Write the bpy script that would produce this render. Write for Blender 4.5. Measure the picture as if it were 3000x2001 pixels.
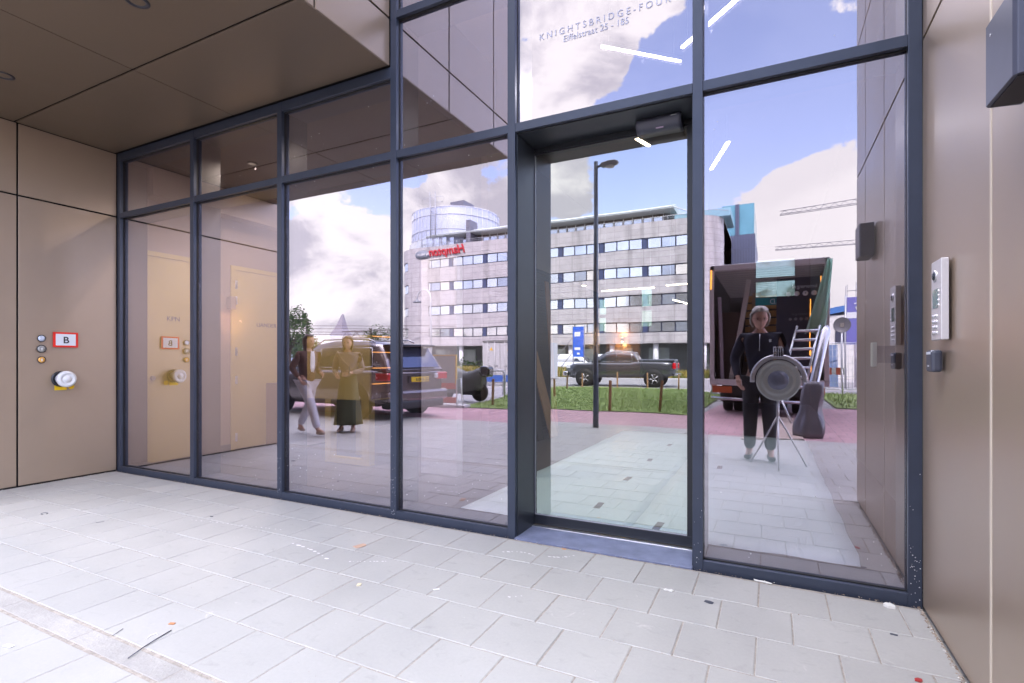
import bpy, bmesh, math, random
from mathutils import Vector, Matrix
R = math.radians
S = bpy.context.scene
for _o in list(bpy.data.objects): bpy.data.objects.remove(_o)
random.seed(7)

# ------------------------------------------------------------------ camera
cam = bpy.data.cameras.new('camera'); co = bpy.data.objects.new('camera', cam); S.collection.objects.link(co)
co.location = (0, -3.386, 1.29); co.rotation_euler = (R(90), 0, R(26.49))
cam.lens = 36*1192.96/2351; cam.sensor_width = 36; cam.shift_y = 0.01857
cam.clip_start = 0.05; cam.clip_end = 2000
S.camera = co
# ------------------------------------------------------------------ sky
SUN_EL, SUN_AZ = 47, 20          # sun stands behind the building (+Y)
W = bpy.data.worlds.new("World"); S.world = W; W.use_nodes = True
nt = W.node_tree; N = nt.nodes; L = nt.links
for n in list(N): N.remove(n)
def nd(t, **k):
    n = N.new(t)
    for a, b in k.items(): setattr(n, a, b)
    return n
def mth(op, a, b=None, clamp=False):
    n = nd('ShaderNodeMath', operation=op, use_clamp=clamp)
    for i, v in enumerate((a, b)):
        if v is None: continue
        if isinstance(v, (int, float)): n.inputs[i].default_value = v
        else: L.new(v, n.inputs[i])
    return n.outputs[0]
out = nd('ShaderNodeOutputWorld'); bg = nd('ShaderNodeBackground'); L.new(bg.outputs[0], out.inputs[0])
bg.inputs[1].default_value = 0.105
sky = nd('ShaderNodeTexSky', sky_type='NISHITA'); sky.sun_disc = False
sky.sun_elevation = R(SUN_EL); sky.sun_rotation = R(SUN_AZ); sky.ozone_density = 1.6; sky.dust_density = 0.6
tc = nd('ShaderNodeTexCoord'); DIR = tc.outputs['Generated']
BUMPS = [(-0.302,-0.807,0.508,0.136,1.2),(-0.216,-0.811,0.543,0.097,1.0),(-0.370,-0.836,0.404,0.107,1.0),(-0.145,-0.825,0.547,0.047,0.7),(-0.150,-0.856,0.494,0.060,-1.5),(-0.187,-0.868,0.460,0.050,-1.2),(-0.135,-0.890,0.436,0.045,-.6),(-0.326,-0.892,0.314,0.067,0.8),(-0.365,-0.863,0.351,0.047,0.7),(-0.200,-0.928,0.314,0.095,-1.3),(-0.506,-0.809,0.301,0.103,1.2),(-0.566,-0.772,0.291,0.047,0.9),(-0.565,-0.757,0.327,0.025,-1.6),(-0.700,-0.683,0.207,0.108,1.0),(-0.653,-0.743,0.150,0.112,1.3),(-0.742,-0.663,0.099,0.093,1.0),(-0.766,-0.627,0.142,0.061,0.9),(0.050,-0.961,0.272,0.067,1.6),(0.013,-0.975,0.223,0.080,1.5),(0.098,-0.961,0.258,0.075,1.6),(0.076,-0.979,0.189,0.113,1.6),(-0.007,-0.988,0.154,0.059,1.0),(-0.044,-0.913,0.405,0.115,-1.5),(0.047,-0.908,0.416,0.103,-1.5),(-0.012,-0.871,0.492,0.10,-1.3),(-0.079,-0.945,0.316,0.065,-1.4),(0.073,-0.873,0.482,0.038,0.5)]
acc = None
for x, y, z, r, w in BUMPS:
    d = nd('ShaderNodeVectorMath', operation='DISTANCE'); L.new(DIR, d.inputs[0]); d.inputs[1].default_value = (x, y, z)
    m = nd('ShaderNodeMapRange', interpolation_type='SMOOTHSTEP'); L.new(d.outputs['Value'], m.inputs[0])
    m.inputs[1].default_value = 0.25*r; m.inputs[2].default_value = 1.35*r; m.inputs[3].default_value = w; m.inputs[4].default_value = 0
    acc = m.outputs[0] if acc is None else mth('ADD', acc, m.outputs[0])
def wnoise(sc, det, rough, dist=0.0, off=(0, 0, 0)):
    mp = nd('ShaderNodeMapping'); L.new(DIR, mp.inputs[0]); mp.inputs[1].default_value = off; mp.inputs[3].default_value = (1, 1, 1.5)
    n = nd('ShaderNodeTexNoise'); L.new(mp.outputs[0], n.inputs['Vector'])
    n.inputs['Scale'].default_value = sc; n.inputs['Detail'].default_value = det; n.inputs['Roughness'].default_value = rough; n.inputs['Distortion'].default_value = dist
    return n.outputs[0]
n1 = wnoise(9, 9, .58, .25); n2 = wnoise(3.2, 4, .5, 0, (3, 1, 2)); n3 = wnoise(5, 7, .6, .4, (7, 2, 5)); n4 = wnoise(26, 6, .6, .1, (1, 5, 2))
den = mth('ADD', mth('MULTIPLY', acc, .80), mth('MULTIPLY', mth('SUBTRACT', n1, .5), 3.4))
den = mth('ADD', den, mth('MULTIPLY', mth('SUBTRACT', n2, .5), 1.6))
den = mth('ADD', den, mth('MULTIPLY', mth('SUBTRACT', n4, .5), 1.1))
msk = nd('ShaderNodeMapRange', interpolation_type='SMOOTHSTEP'); L.new(den, msk.inputs[0]); msk.inputs[1].default_value = .02; msk.inputs[2].default_value = .30
veil = mth('ADD', mth('MULTIPLY', msk.outputs[0], .90), .10)
hz = nd('ShaderNodeSeparateXYZ'); L.new(DIR, hz.inputs[0])
low = nd('ShaderNodeMapRange', interpolation_type='SMOOTHSTEP'); L.new(hz.outputs[2], low.inputs[0]); low.inputs[1].default_value = .0; low.inputs[2].default_value = .16; low.inputs[3].default_value = .8; low.inputs[4].default_value = 0
veil = mth('MAXIMUM', veil, low.outputs[0], True)
shade = nd('ShaderNodeMapRange', interpolation_type='SMOOTHSTEP'); L.new(mth('ADD', mth('MULTIPLY', n3, .8), mth('MULTIPLY', n1, .3)), shade.inputs[0]); shade.inputs[1].default_value = .47; shade.inputs[2].default_value = .64
top = nd('ShaderNodeMapRange', interpolation_type='SMOOTHSTEP'); L.new(hz.outputs[2], top.inputs[0]); top.inputs[1].default_value = .55; top.inputs[2].default_value = .85; top.inputs[3].default_value = 1; top.inputs[4].default_value = 2.6  # added overhead gain, above the reflected sky, brightens the paving
veil = mth('MAXIMUM', veil, mth('SUBTRACT', top.outputs[0], 1.8), True)
dr_ = nd('ShaderNodeVectorMath', operation='DISTANCE'); L.new(DIR, dr_.inputs[0]); dr_.inputs[1].default_value = (.06, -.965, .24)
wr_ = nd('ShaderNodeMapRange', interpolation_type='SMOOTHSTEP'); L.new(dr_.outputs['Value'], wr_.inputs[0]); wr_.inputs[1].default_value = .16; wr_.inputs[2].default_value = .32; wr_.inputs[3].default_value = .22; wr_.inputs[4].default_value = 1
cc = nd('ShaderNodeMixRGB'); L.new(mth('MULTIPLY', shade.outputs[0], wr_.outputs[0]), cc.inputs[0]); cc.inputs[1].default_value = (8.6, 8.4, 8.25, 1); cc.inputs[2].default_value = (4.9, 4.8, 5.3, 1)
mx = nd('ShaderNodeMixRGB'); L.new(veil, mx.inputs[0])
sc_ = nd('ShaderNodeMixRGB', blend_type='MULTIPLY'); sc_.inputs[0].default_value = 1; L.new(sky.outputs[0], sc_.inputs[1]); sc_.inputs[2].default_value = (2.5, 2.0, 2.1, 1)
L.new(sc_.outputs[0], mx.inputs[1]); L.new(cc.outputs[0], mx.inputs[2])
dp = nd('ShaderNodeVectorMath', operation='DOT_PRODUCT'); L.new(DIR, dp.inputs[0]); dp.inputs[1].default_value = (.80, -.45, .40)   # added bright sky zone, unseen to the right, lights the left wall
bk = nd('ShaderNodeMapRange', interpolation_type='SMOOTHSTEP'); L.new(dp.outputs['Value'], bk.inputs[0]); bk.inputs[1].default_value = .70; bk.inputs[2].default_value = .95; bk.inputs[3].default_value = 1; bk.inputs[4].default_value = 2.3
dq = nd('ShaderNodeVectorMath', operation='DOT_PRODUCT'); L.new(DIR, dq.inputs[0]); dq.inputs[1].default_value = (-.28, -.46, .843)
bq = nd('ShaderNodeMapRange', interpolation_type='SMOOTHSTEP'); L.new(dq.outputs['Value'], bq.inputs[0]); bq.inputs[1].default_value = .92; bq.inputs[2].default_value = .985; bq.inputs[3].default_value = 1; bq.inputs[4].default_value = 3.0  # second added bright sky zone, unseen, lights the right-hand paving
top = type('o', (), {'outputs': [mth('MULTIPLY', mth('MULTIPLY', top.outputs[0], bk.outputs[0]), bq.outputs[0])]})
gn = nd('ShaderNodeVectorMath', operation='SCALE'); L.new(mx.outputs[0], gn.inputs[0]); L.new(top.outputs[0], gn.inputs['Scale']); L.new(gn.outputs[0], bg.inputs[0])
# ------------------------------------------------------------------ sun
sl = bpy.data.lights.new('sun', 'SUN'); sl.energy = 3.0; sl.angle = R(0.6); sl.color = (1, .95, .88)
so = bpy.data.objects.new('sun', sl); S.collection.objects.link(so)
_d = Vector((math.sin(R(SUN_AZ))*math.cos(R(SUN_EL)), math.cos(R(SUN_AZ))*math.cos(R(SUN_EL)), math.sin(R(SUN_EL))))
so.rotation_euler = _d.to_track_quat('Z', 'Y').to_euler()
# ------------------------------------------------------------------ exposure
S.view_settings.view_transform = 'Standard'; S.view_settings.look = 'None'; S.view_settings.gamma = 1; S.view_settings.use_curve_mapping = False
S.view_settings.exposure = 1.5
S.render.engine = 'CYCLES'; S.cycles.use_denoising = True
S.cycles.max_bounces = 9; S.cycles.glossy_bounces = 5; S.cycles.transparent_max_bounces = 16; S.cycles.diffuse_bounces = 4
S.cycles.caustics_reflective = False; S.cycles.caustics_refractive = False; S.cycles.sample_clamp_indirect = 6

# ================================================================== helpers
C = S.collection
class MB:
    def __init__(s): s.v = []; s.f = []; s.m = []; s.sm = []; s.T = Matrix.Identity(4)
    def add(s, vs, fs, mi=0, sm=False):
        b = len(s.v); s.v += [s.T @ Vector(p) for p in vs]
        for f in fs: s.f.append([b+i for i in f]); s.m.append(mi); s.sm.append(sm)
        return s
    def box(s, a, b, mi=0, bev=0.0):
        x0, y0, z0 = [min(a[i], b[i]) for i in range(3)]; x1, y1, z1 = [max(a[i], b[i]) for i in range(3)]
        if bev <= 0:
            return s.add([(x0,y0,z0),(x1,y0,z0),(x1,y1,z0),(x0,y1,z0),(x0,y0,z1),(x1,y0,z1),(x1,y1,z1),(x0,y1,z1)],
                  [(0,3,2,1),(4,5,6,7),(0,1,5,4),(1,2,6,5),(2,3,7,6),(3,0,4,7)], mi)
        bev = min(bev, (x1-x0)*.45, (y1-y0)*.45, (z1-z0)*.45)
        bm = bmesh.new(); bmesh.ops.create_cube(bm, size=1)
        for v in bm.verts: v.co = Vector(((x0+x1)/2+v.co.x*(x1-x0), (y0+y1)/2+v.co.y*(y1-y0), (z0+z1)/2+v.co.z*(z1-z0)))
        bmesh.ops.bevel(bm, geom=list(bm.edges), offset=bev, segments=2, profile=.5, affect='EDGES')
        return s.bm(bm, mi)
    def bm(s, bm, mi=0, sm=False):
        bm.verts.index_update(); s.add([v.co.copy() for v in bm.verts], [[v.index for v in f.verts] for f in bm.faces], mi, sm); bm.free(); return s
    def tube(s, pts, r, mi=0, n=8, cap=True, sm=True):
        pts = [Vector(p) for p in pts]; rr = r if isinstance(r, (list, tuple)) else [r]*len(pts); vs = []; fs = []; up = None
        for i, p in enumerate(pts):
            t = (pts[min(i+1, len(pts)-1)]-pts[max(i-1, 0)]).normalized()
            if up is None: up = Vector((0,0,1)) if abs(t.z) < .9 else Vector((1,0,0))
            a = t.cross(up).normalized(); up = a.cross(t).normalized()
            for k in range(n):
                q = 2*math.pi*k/n; vs.append(p+(a*math.cos(q)+up*math.sin(q))*rr[i])
        for i in range(len(pts)-1):
            for k in range(n):
                k2 = (k+1) % n; fs.append((i*n+k, i*n+k2, (i+1)*n+k2, (i+1)*n+k))
        s.add(vs, fs, mi, sm)
        if cap:
            s.add(vs[:n], [tuple(range(n))], mi); s.add(vs[-n:], [tuple(range(n-1, -1, -1))], mi)
        return s
    def cyl(s, c, r, h, axis='z', mi=0, n=24, r2=None):
        c = Vector(c); d = {'x': Vector((1,0,0)), 'y': Vector((0,1,0)), 'z': Vector((0,0,1))}[axis]
        return s.tube([c, c+d*h], [r, r if r2 is None else r2], mi, n)
    def lathe(s, c, prof, axis='z', mi=0, n=32, sm=True):   # prof [(radius, along)]
        c = Vector(c); d = {'x': Vector((1,0,0)), 'y': Vector((0,1,0)), 'z': Vector((0,0,1))}[axis]
        a = Vector((0,0,1)) if axis != 'z' else Vector((1,0,0)); b = d.cross(a)
        vs = []; fs = []
        for r, t in prof:
            for k in range(n):
                q = 2*math.pi*k/n; vs.append(c+d*t+(a*math.cos(q)+b*math.sin(q))*r)
        for i in range(len(prof)-1):
            for k in range(n):
                k2 = (k+1) % n; fs.append((i*n+k, i*n+k2, (i+1)*n+k2, (i+1)*n+k))
        return s.add(vs, fs, mi, sm)
    def prism(s, poly, z0, z1, plane='xy', mi=0, sm=False):  # extrude 2D polygon
        f = {'xy': lambda p, h: (p[0], p[1], h), 'xz': lambda p, h: (p[0], h, p[1]), 'yz': lambda p, h: (h, p[0], p[1])}[plane]
        n = len(poly); vs = [f(p, z0) for p in poly]+[f(p, z1) for p in poly]
        fs = [tuple(range(n)), tuple(range(2*n-1, n-1, -1))]+[(i, (i+1) % n, n+(i+1) % n, n+i) for i in range(n)]
        s.add(vs, fs[:2], mi); s.add(vs, fs[2:], mi, sm); return s
    def loft(s, secs, mi=0, sm=True, cap=True):            # list of equal-length rings
        n = len(secs[0]); vs = [p for q in secs for p in q]; fs = []
        for i in range(len(secs)-1):
            for k in range(n): fs.append((i*n+k, i*n+(k+1) % n, (i+1)*n+(k+1) % n, (i+1)*n+k))
        s.add(vs, fs, mi, sm)
        if cap: s.add(secs[0], [tuple(range(n))], mi); s.add(secs[-1], [tuple(range(n-1, -1, -1))], mi)
        return s
    def build(s, name, mats, parent=None, world=True, bevel=0, fix=True):
        me = bpy.data.meshes.new(name)
        if not isinstance(mats, (list, tuple)): mats = [mats]
        off = Vector((0,0,0))
        if world and parent is not None:
            p = parent
            while p is not None: off += p.location; p = p.parent
        if parent is None and s.v:
            xs = [v.x for v in s.v]; ys = [v.y for v in s.v]; zs = [v.z for v in s.v]
            off = Vector(((min(xs)+max(xs))/2, (min(ys)+max(ys))/2, min(zs)))
        me.from_pydata([v-off for v in s.v], [], s.f)
        for m in mats: me.materials.append(m)
        me.polygons.foreach_set('material_index', s.m); me.polygons.foreach_set('use_smooth', s.sm)
        if fix:
            bm = bmesh.new(); bm.from_mesh(me); bmesh.ops.remove_doubles(bm, verts=bm.verts, dist=1e-5); bmesh.ops.recalc_face_normals(bm, faces=bm.faces); bm.to_mesh(me); bm.free()
        o = bpy.data.objects.new(name, me); C.objects.link(o)
        if parent is None: o.location = off
        else: o.parent = parent
        if bevel > 0:
            b = o.modifiers.new('bevel', 'BEVEL'); b.width = bevel; b.segments = 2; b.limit_method = 'ANGLE'; b.angle_limit = R(40)
        return o
def tag(o, label=None, cat=None, group=None, kind=None):
    if label: o['label'] = label
    if cat: o['category'] = cat
    if group: o['group'] = group
    if kind: o['kind'] = kind
    return o
def empty(name, loc, label=None, cat=None, group=None, rz=0, parent=None):
    o = bpy.data.objects.new(name, None); C.objects.link(o); o.location = loc; o.rotation_euler = (0, 0, R(rz)); o.empty_display_size = .1
    if parent: o.parent = parent
    return tag(o, label, cat, group)
def sub(name, parent):     # an Empty part
    o = bpy.data.objects.new(name, None); C.objects.link(o); o.parent = parent; o.empty_display_size = .05; return o
def copy_tree(o, parent=None):
    c = o.copy(); C.objects.link(c); c.parent = parent
    for ch in list(o.children): copy_tree(ch, c)
    return c
def text(name, s, size, m, parent, loc, rot, extrude=.0015, shear=0, spacing=1.0, align='LEFT', sx=1.0, bold=0.0):
    cu = bpy.data.curves.new(name, 'FONT'); cu.body = s; cu.size = size; cu.extrude = extrude; cu.shear = shear; cu.space_character = spacing; cu.align_x = align; cu.offset = bold
    t = bpy.data.objects.new(name, cu); C.objects.link(t); bpy.context.view_layer.update()
    me = bpy.data.meshes.new_from_object(t); bpy.data.objects.remove(t); me.materials.clear(); me.materials.append(m)
    o = bpy.data.objects.new(name, me); C.objects.link(o)
    off = Vector((0,0,0)); p = parent
    while p is not None: off += p.location; p = p.parent
    o.parent = parent; o.location = Vector(loc)-off; o.rotation_euler = rot; o.scale = (sx, 1, 1)
    return o
_M = {}
def mat(name, col, rough=.5, metal=0.0, var=.08, vs=3.0, bump=0.0, bs=60, spec=.5, emit=None, es=0, alpha=None, coat=0.0, rvar=0.0, streak=False, coords='Object'):
    if name in _M: return _M[name]
    m = bpy.data.materials.new(name); m.use_nodes = True; t = m.node_tree; p = t.nodes['Principled BSDF']
    p.inputs['Base Color'].default_value = (*col, 1); p.inputs['Roughness'].default_value = rough; p.inputs['Metallic'].default_value = metal
    p.inputs['Specular IOR Level'].default_value = spec; p.inputs['Coat Weight'].default_value = coat
    if alpha is not None: p.inputs['Alpha'].default_value = alpha
    if emit: p.inputs['Emission Color'].default_value = (*emit, 1); p.inputs['Emission Strength'].default_value = es
    cd = t.nodes.new('ShaderNodeNewGeometry') if coords == 'World' else t.nodes.new('ShaderNodeTexCoord')
    cs = cd.outputs['Position'] if coords == 'World' else cd.outputs['Object']
    if var > 0:
        mp = t.nodes.new('ShaderNodeMapping'); t.links.new(cs, mp.inputs[0]); mp.inputs[3].default_value = (1, 1, .15) if streak else (1, 1, 1)
        n = t.nodes.new('ShaderNodeTexNoise'); n.inputs['Scale'].default_value = vs; n.inputs['Detail'].default_value = 6; n.inputs['Roughness'].default_value = .6; t.links.new(mp.outputs[0], n.inputs['Vector'])
        r = t.nodes.new('ShaderNodeMapRange'); t.links.new(n.outputs[0], r.inputs[0]); r.inputs[1].default_value = .25; r.inputs[2].default_value = .75; r.inputs[3].default_value = 1-var; r.inputs[4].default_value = 1+var
        mu = t.nodes.new('ShaderNodeVectorMath'); mu.operation = 'SCALE'; mu.inputs[0].default_value = col; t.links.new(r.outputs[0], mu.inputs['Scale']); t.links.new(mu.outputs[0], p.inputs['Base Color'])
        if rvar > 0:
            r2 = t.nodes.new('ShaderNodeMapRange'); t.links.new(n.outputs[0], r2.inputs[0]); r2.inputs[1].default_value = .3; r2.inputs[2].default_value = .7; r2.inputs[3].default_value = rough-rvar; r2.inputs[4].default_value = rough+rvar; t.links.new(r2.outputs[0], p.inputs['Roughness'])
    if bump > 0:
        n = t.nodes.new('ShaderNodeTexNoise'); n.inputs['Scale'].default_value = bs; n.inputs['Detail'].default_value = 4; t.links.new(cs, n.inputs['Vector'])
        b = t.nodes.new('ShaderNodeBump'); b.inputs['Strength'].default_value = bump; b.inputs['Distance'].default_value = .01; t.links.new(n.outputs[0], b.inputs['Height']); t.links.new(b.outputs[0], p.inputs['Normal'])
    _M[name] = m; return m
def glass(name, refl, gcol, tcol, grz=.35):
    m = bpy.data.materials.new(name); m.use_nodes = True; t = m.node_tree
    for n in list(t.nodes): t.nodes.remove(n)
    o = t.nodes.new('ShaderNodeOutputMaterial'); mxs = t.nodes.new('ShaderNodeMixShader'); g = t.nodes.new('ShaderNodeBsdfGlossy'); tr = t.nodes.new('ShaderNodeBsdfTransparent')
    g.inputs['Roughness'].default_value = 0; g.inputs['Color'].default_value = (*gcol, 1); tr.inputs['Color'].default_value = (*tcol, 1)
    lw = t.nodes.new('ShaderNodeLayerWeight'); lw.inputs[0].default_value = .25
    r = t.nodes.new('ShaderNodeMapRange'); t.links.new(lw.outputs['Facing'], r.inputs[0]); r.inputs[3].default_value = refl; r.inputs[4].default_value = refl+grz
    # rolled-glass waviness, very faint
    tcn = t.nodes.new('ShaderNodeTexCoord'); nz = t.nodes.new('ShaderNodeTexNoise'); nz.inputs['Scale'].default_value = 1.6; nz.inputs['Detail'].default_value = 1; t.links.new(tcn.outputs['Object'], nz.inputs['Vector'])
    bp = t.nodes.new('ShaderNodeBump'); bp.inputs['Strength'].default_value = .012; bp.inputs['Distance'].default_value = .05; t.links.new(nz.outputs[0], bp.inputs['Height']); t.links.new(bp.outputs[0], g.inputs['Normal'])
    t.links.new(r.outputs[0], mxs.inputs[0]); t.links.new(tr.outputs[0], mxs.inputs[1]); t.links.new(g.outputs[0], mxs.inputs[2]); t.links.new(mxs.outputs[0], o.inputs[0])
    return m
def brickmat(name, c1, c2, cm, w, h, mortar=.012, rough=.8, off=.5, rot=0, axes='xy', bump=.3):
    m = bpy.data.materials.new(name); m.use_nodes = True; t = m.node_tree; p = t.nodes['Principled BSDF']; p.inputs['Roughness'].default_value = rough
    g = t.nodes.new('ShaderNodeNewGeometry'); sx = t.nodes.new('ShaderNodeSeparateXYZ'); cx = t.nodes.new('ShaderNodeCombineXYZ'); t.links.new(g.outputs['Position'], sx.inputs[0])
    ax = {'x': 0, 'y': 1, 'z': 2}
    if axes == 'sz':
        ad = t.nodes.new('ShaderNodeMath'); t.links.new(sx.outputs[0], ad.inputs[0]); t.links.new(sx.outputs[1], ad.inputs[1]); t.links.new(ad.outputs[0], cx.inputs[0]); t.links.new(sx.outputs[2], cx.inputs[1])
    else: t.links.new(sx.outputs[ax[axes[0]]], cx.inputs[0]); t.links.new(sx.outputs[ax[axes[1]]], cx.inputs[1])
    b = t.nodes.new('ShaderNodeTexBrick'); t.links.new(cx.outputs[0], b.inputs['Vector']); b.offset = off; b.inputs['Scale'].default_value = 1
    b.inputs['Brick Width'].default_value = w; b.inputs['Row Height'].default_value = h; b.inputs['Mortar Size'].default_value = mortar; b.inputs['Mortar Smooth'].default_value = .2
    b.inputs['Color1'].default_value = (*c1, 1); b.inputs['Color2'].default_value = (*c2, 1); b.inputs['Mortar'].default_value = (*cm, 1)
    n = t.nodes.new('ShaderNodeTexNoise'); n.inputs['Scale'].default_value = 1.2; n.inputs['Detail'].default_value = 8; n.inputs['Roughness'].default_value = .65; t.links.new(g.outputs['Position'], n.inputs['Vector'])
    r = t.nodes.new('ShaderNodeMapRange'); t.links.new(n.outputs[0], r.inputs[0]); r.inputs[1].default_value = .25; r.inputs[2].default_value = .75; r.inputs[3].default_value = .82; r.inputs[4].default_value = 1.15
    v = t.nodes.new('ShaderNodeVectorMath'); v.operation = 'SCALE'; t.links.new(b.outputs[0], v.inputs[0]); t.links.new(r.outputs[0], v.inputs['Scale']); t.links.new(v.outputs[0], p.inputs['Base Color'])
    bp = t.nodes.new('ShaderNodeBump'); bp.invert = True; bp.inputs['Strength'].default_value = bump; bp.inputs['Distance'].default_value = .006; t.links.new(b.outputs['Fac'], bp.inputs['Height']); t.links.new(bp.outputs[0], p.inputs['Normal'])
    return m

# ================================================================== materials
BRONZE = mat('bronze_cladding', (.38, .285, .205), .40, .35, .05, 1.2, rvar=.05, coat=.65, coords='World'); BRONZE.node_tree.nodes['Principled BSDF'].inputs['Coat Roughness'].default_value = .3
SOFF = mat('soffit_shade_bronze', (.185, .14, .10), .42, .3, .05, 1.2, rvar=.05, coords='World')  # darker copy of the cladding bronze, soffit shade put into the colour
BRONZE_D = mat('cladding_core', (.02, .017, .016), .7, 0, 0)
EDGE = mat('panel_edge', (.78, .68, .55), .45, .2, .05)
ANTH = mat('anthracite_frame', (.042, .052, .080), .34, .25, .10, 6, rvar=.06, coords='World')
ANTH_D = mat('anthracite_dark', (.018, .02, .026), .35, 0, .1)
RUBBER = mat('black_rubber', (.012, .012, .014), .6, 0, 0)
STEEL = mat('brushed_steel', (.62, .61, .62), .28, .9, .06, 20)
ALU = mat('aluminium', (.6, .61, .64), .3, .9, .08, 8)
WHITEP = mat('white_plastic', (.75, .75, .77), .35, 0, .03)
BLACKP = mat('black_plastic', (.02, .022, .028), .35, 0, .1)
GLASS_P = glass('coated_glass', .36, (.96, .91, 1.0), (.86, .78, .86))
GLASS_D = glass('door_glass', .36, (.96, .98, 1.0), (.90, .91, .88))
GLASS_I = glass('inner_glass', .03, (1, 1, 1), (.95, .97, .96))
GLASS_Y = glass('yard_glass', .08, (1, 1, 1), (.40, .50, .46))
OLIVE = mat('olive_lacquer', (.50, .38, .10), .45, 0, .04)
BEIGE = mat('beige_wall', (.29, .22, .17), .7, 0, .05)
BROWN = mat('dark_brown_panel', (.12, .065, .04), .4, 0, .15, 4, streak=True)
INK = mat('grey_lettering', (.03, .03, .04), .5, 0, 0)

# ================================================================== ground
def sheet(name, poly, z, m, th=None):
    b = MB(); b.add([(x, y, z) for x, y in poly], [tuple(range(len(poly)))]); o = b.build(name, m, fix=False)
    return tag(o, kind='structure')
SAND = mat('joint_sand', (.35, .31, .27), .95, 0, .35, 30, .4, 150, coords='World')
ASPH = mat('asphalt', (.22, .215, .22), .9, 0, .12, 2, .3, 90, coords='World')
EARTH = brickmat('far_paving', (.40, .385, .385), (.36, .35, .35), (.26, .25, .24), .6, .3)
PAVE_F = brickmat('grey_paving', (.36, .35, .37), (.32, .31, .33), (.22, .2, .19), .3275, .332)
PINK = brickmat('pink_paving', (.50, .30, .33), (.44, .26, .29), (.32, .22, .24), .3, .3)
FLOORM = brickmat('lobby_floor_tiles', (.075, .062, .06), (.07, .058, .055), (.05, .045, .04), .9, .9, .004, .35, 0, 0, 'xy', .1)
sheet('ground', [(-900, -900), (900, -900), (900, 900), (-900, 900)], -.03, EARTH)
sheet('pavement', [(-40, -6.15), (30, -6.15), (30, -2.1), (.705, -2.2), (.705, -.02), (-6.855, -.02), (-6.855, -2.14), (-40, -2.1)], -.0034, SAND)
sheet('pink_path', [(-40, -8.75), (-1.55, -8.75), (-1.35, -12.9), (30, -12.9), (30, -6.2), (-40, -6.2)], -.008, PINK)
sheet('road', [(-200, -33.5), (200, -33.5), (200, -20.6), (-200, -20.6)], -.02, ASPH)
GRASSB = mat('turf_soil', (.20, .27, .08), .95, 0, .4, 3, .6, 40, coords='World')
LAWN = [(-7.9, -8.85), (-1.65, -8.85), (-1.6, -17.6), (-3.2, -20.3), (-9.5, -20.3), (-9.6, -16), (-8.3, -12.3)]
sheet('lawn', LAWN, .0, GRASSB)
sheet('lawn', [(1.6, -13.1), (12, -13.1), (12, -20), (1.6, -20)], .0, GRASSB)

# individual slabs with chamfered edges; tone is the slab's own colour
pm = bpy.data.materials.new('concrete_slab'); pm.use_nodes = True; t = pm.node_tree; p = t.nodes['Principled BSDF']; p.inputs['Roughness'].default_value = .62
g = t.nodes.new('ShaderNodeNewGeometry'); at = t.nodes.new('ShaderNodeAttribute'); at.attribute_name = 'tone'
def tn(sc, d, rg, mpv=(1, 1, 1), dist=0):
    m = t.nodes.new('ShaderNodeMapping'); t.links.new(g.outputs['Position'], m.inputs[0]); m.inputs[3].default_value = mpv
    n = t.nodes.new('ShaderNodeTexNoise'); n.inputs['Scale'].default_value = sc; n.inputs['Detail'].default_value = d; n.inputs['Roughness'].default_value = rg; n.inputs['Distortion'].default_value = dist; t.links.new(m.outputs[0], n.inputs['Vector']); return n.outputs[0]
def tm(v, a, b, c, d):
    r = t.nodes.new('ShaderNodeMapRange'); t.links.new(v, r.inputs[0])
    for i, q in enumerate((a, b, c, d)): r.inputs[i+1].default_value = q
    return r.outputs[0]
def tx(op, a, b):
    n = t.nodes.new('ShaderNodeMath'); n.operation = op
    for i, v in enumerate((a, b)):
        if isinstance(v, (int, float)): n.inputs[i].default_value = v
        else: t.links.new(v, n.inputs[i])
    return n.outputs[0]
f1 = tm(tn(1.1, 6, .6), .3, .7, .90, 1.06); f2 = tm(tn(60, 3, .7), .3, .7, .965, 1.03); f3 = tm(tn(9, 5, .65, (1, 1.6, 1), .6), .58, .76, 1, .84)
f4 = tm(tn(3.5, 8, .7, (1, 1, 1), 1.5), .66, .74, 0, 1)
sc1 = tx('MULTIPLY', tx('MULTIPLY', tx('MULTIPLY', f1, f2), f3), at.outputs['Fac'])
v = t.nodes.new('ShaderNodeVectorMath'); v.operation = 'SCALE'; v.inputs[0].default_value = (.392, .380, .362); t.links.new(sc1, v.inputs['Scale'])
mxx = t.nodes.new('ShaderNodeMixRGB'); t.links.new(tx('MULTIPLY', f4, .35), mxx.inputs[0]); t.links.new(v.outputs[0], mxx.inputs[1]); mxx.inputs[2].default_value = (.78, .74, .70, 1); t.links.new(mxx.outputs[0], p.inputs['Base Color'])
bp = t.nodes.new('ShaderNodeBump'); bp.inputs['Strength'].default_value = .18; bp.inputs['Distance'].default_value = .004; t.links.new(tn(220, 3, .6), bp.inputs['Height']); t.links.new(bp.outputs[0], p.inputs['Normal'])
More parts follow.
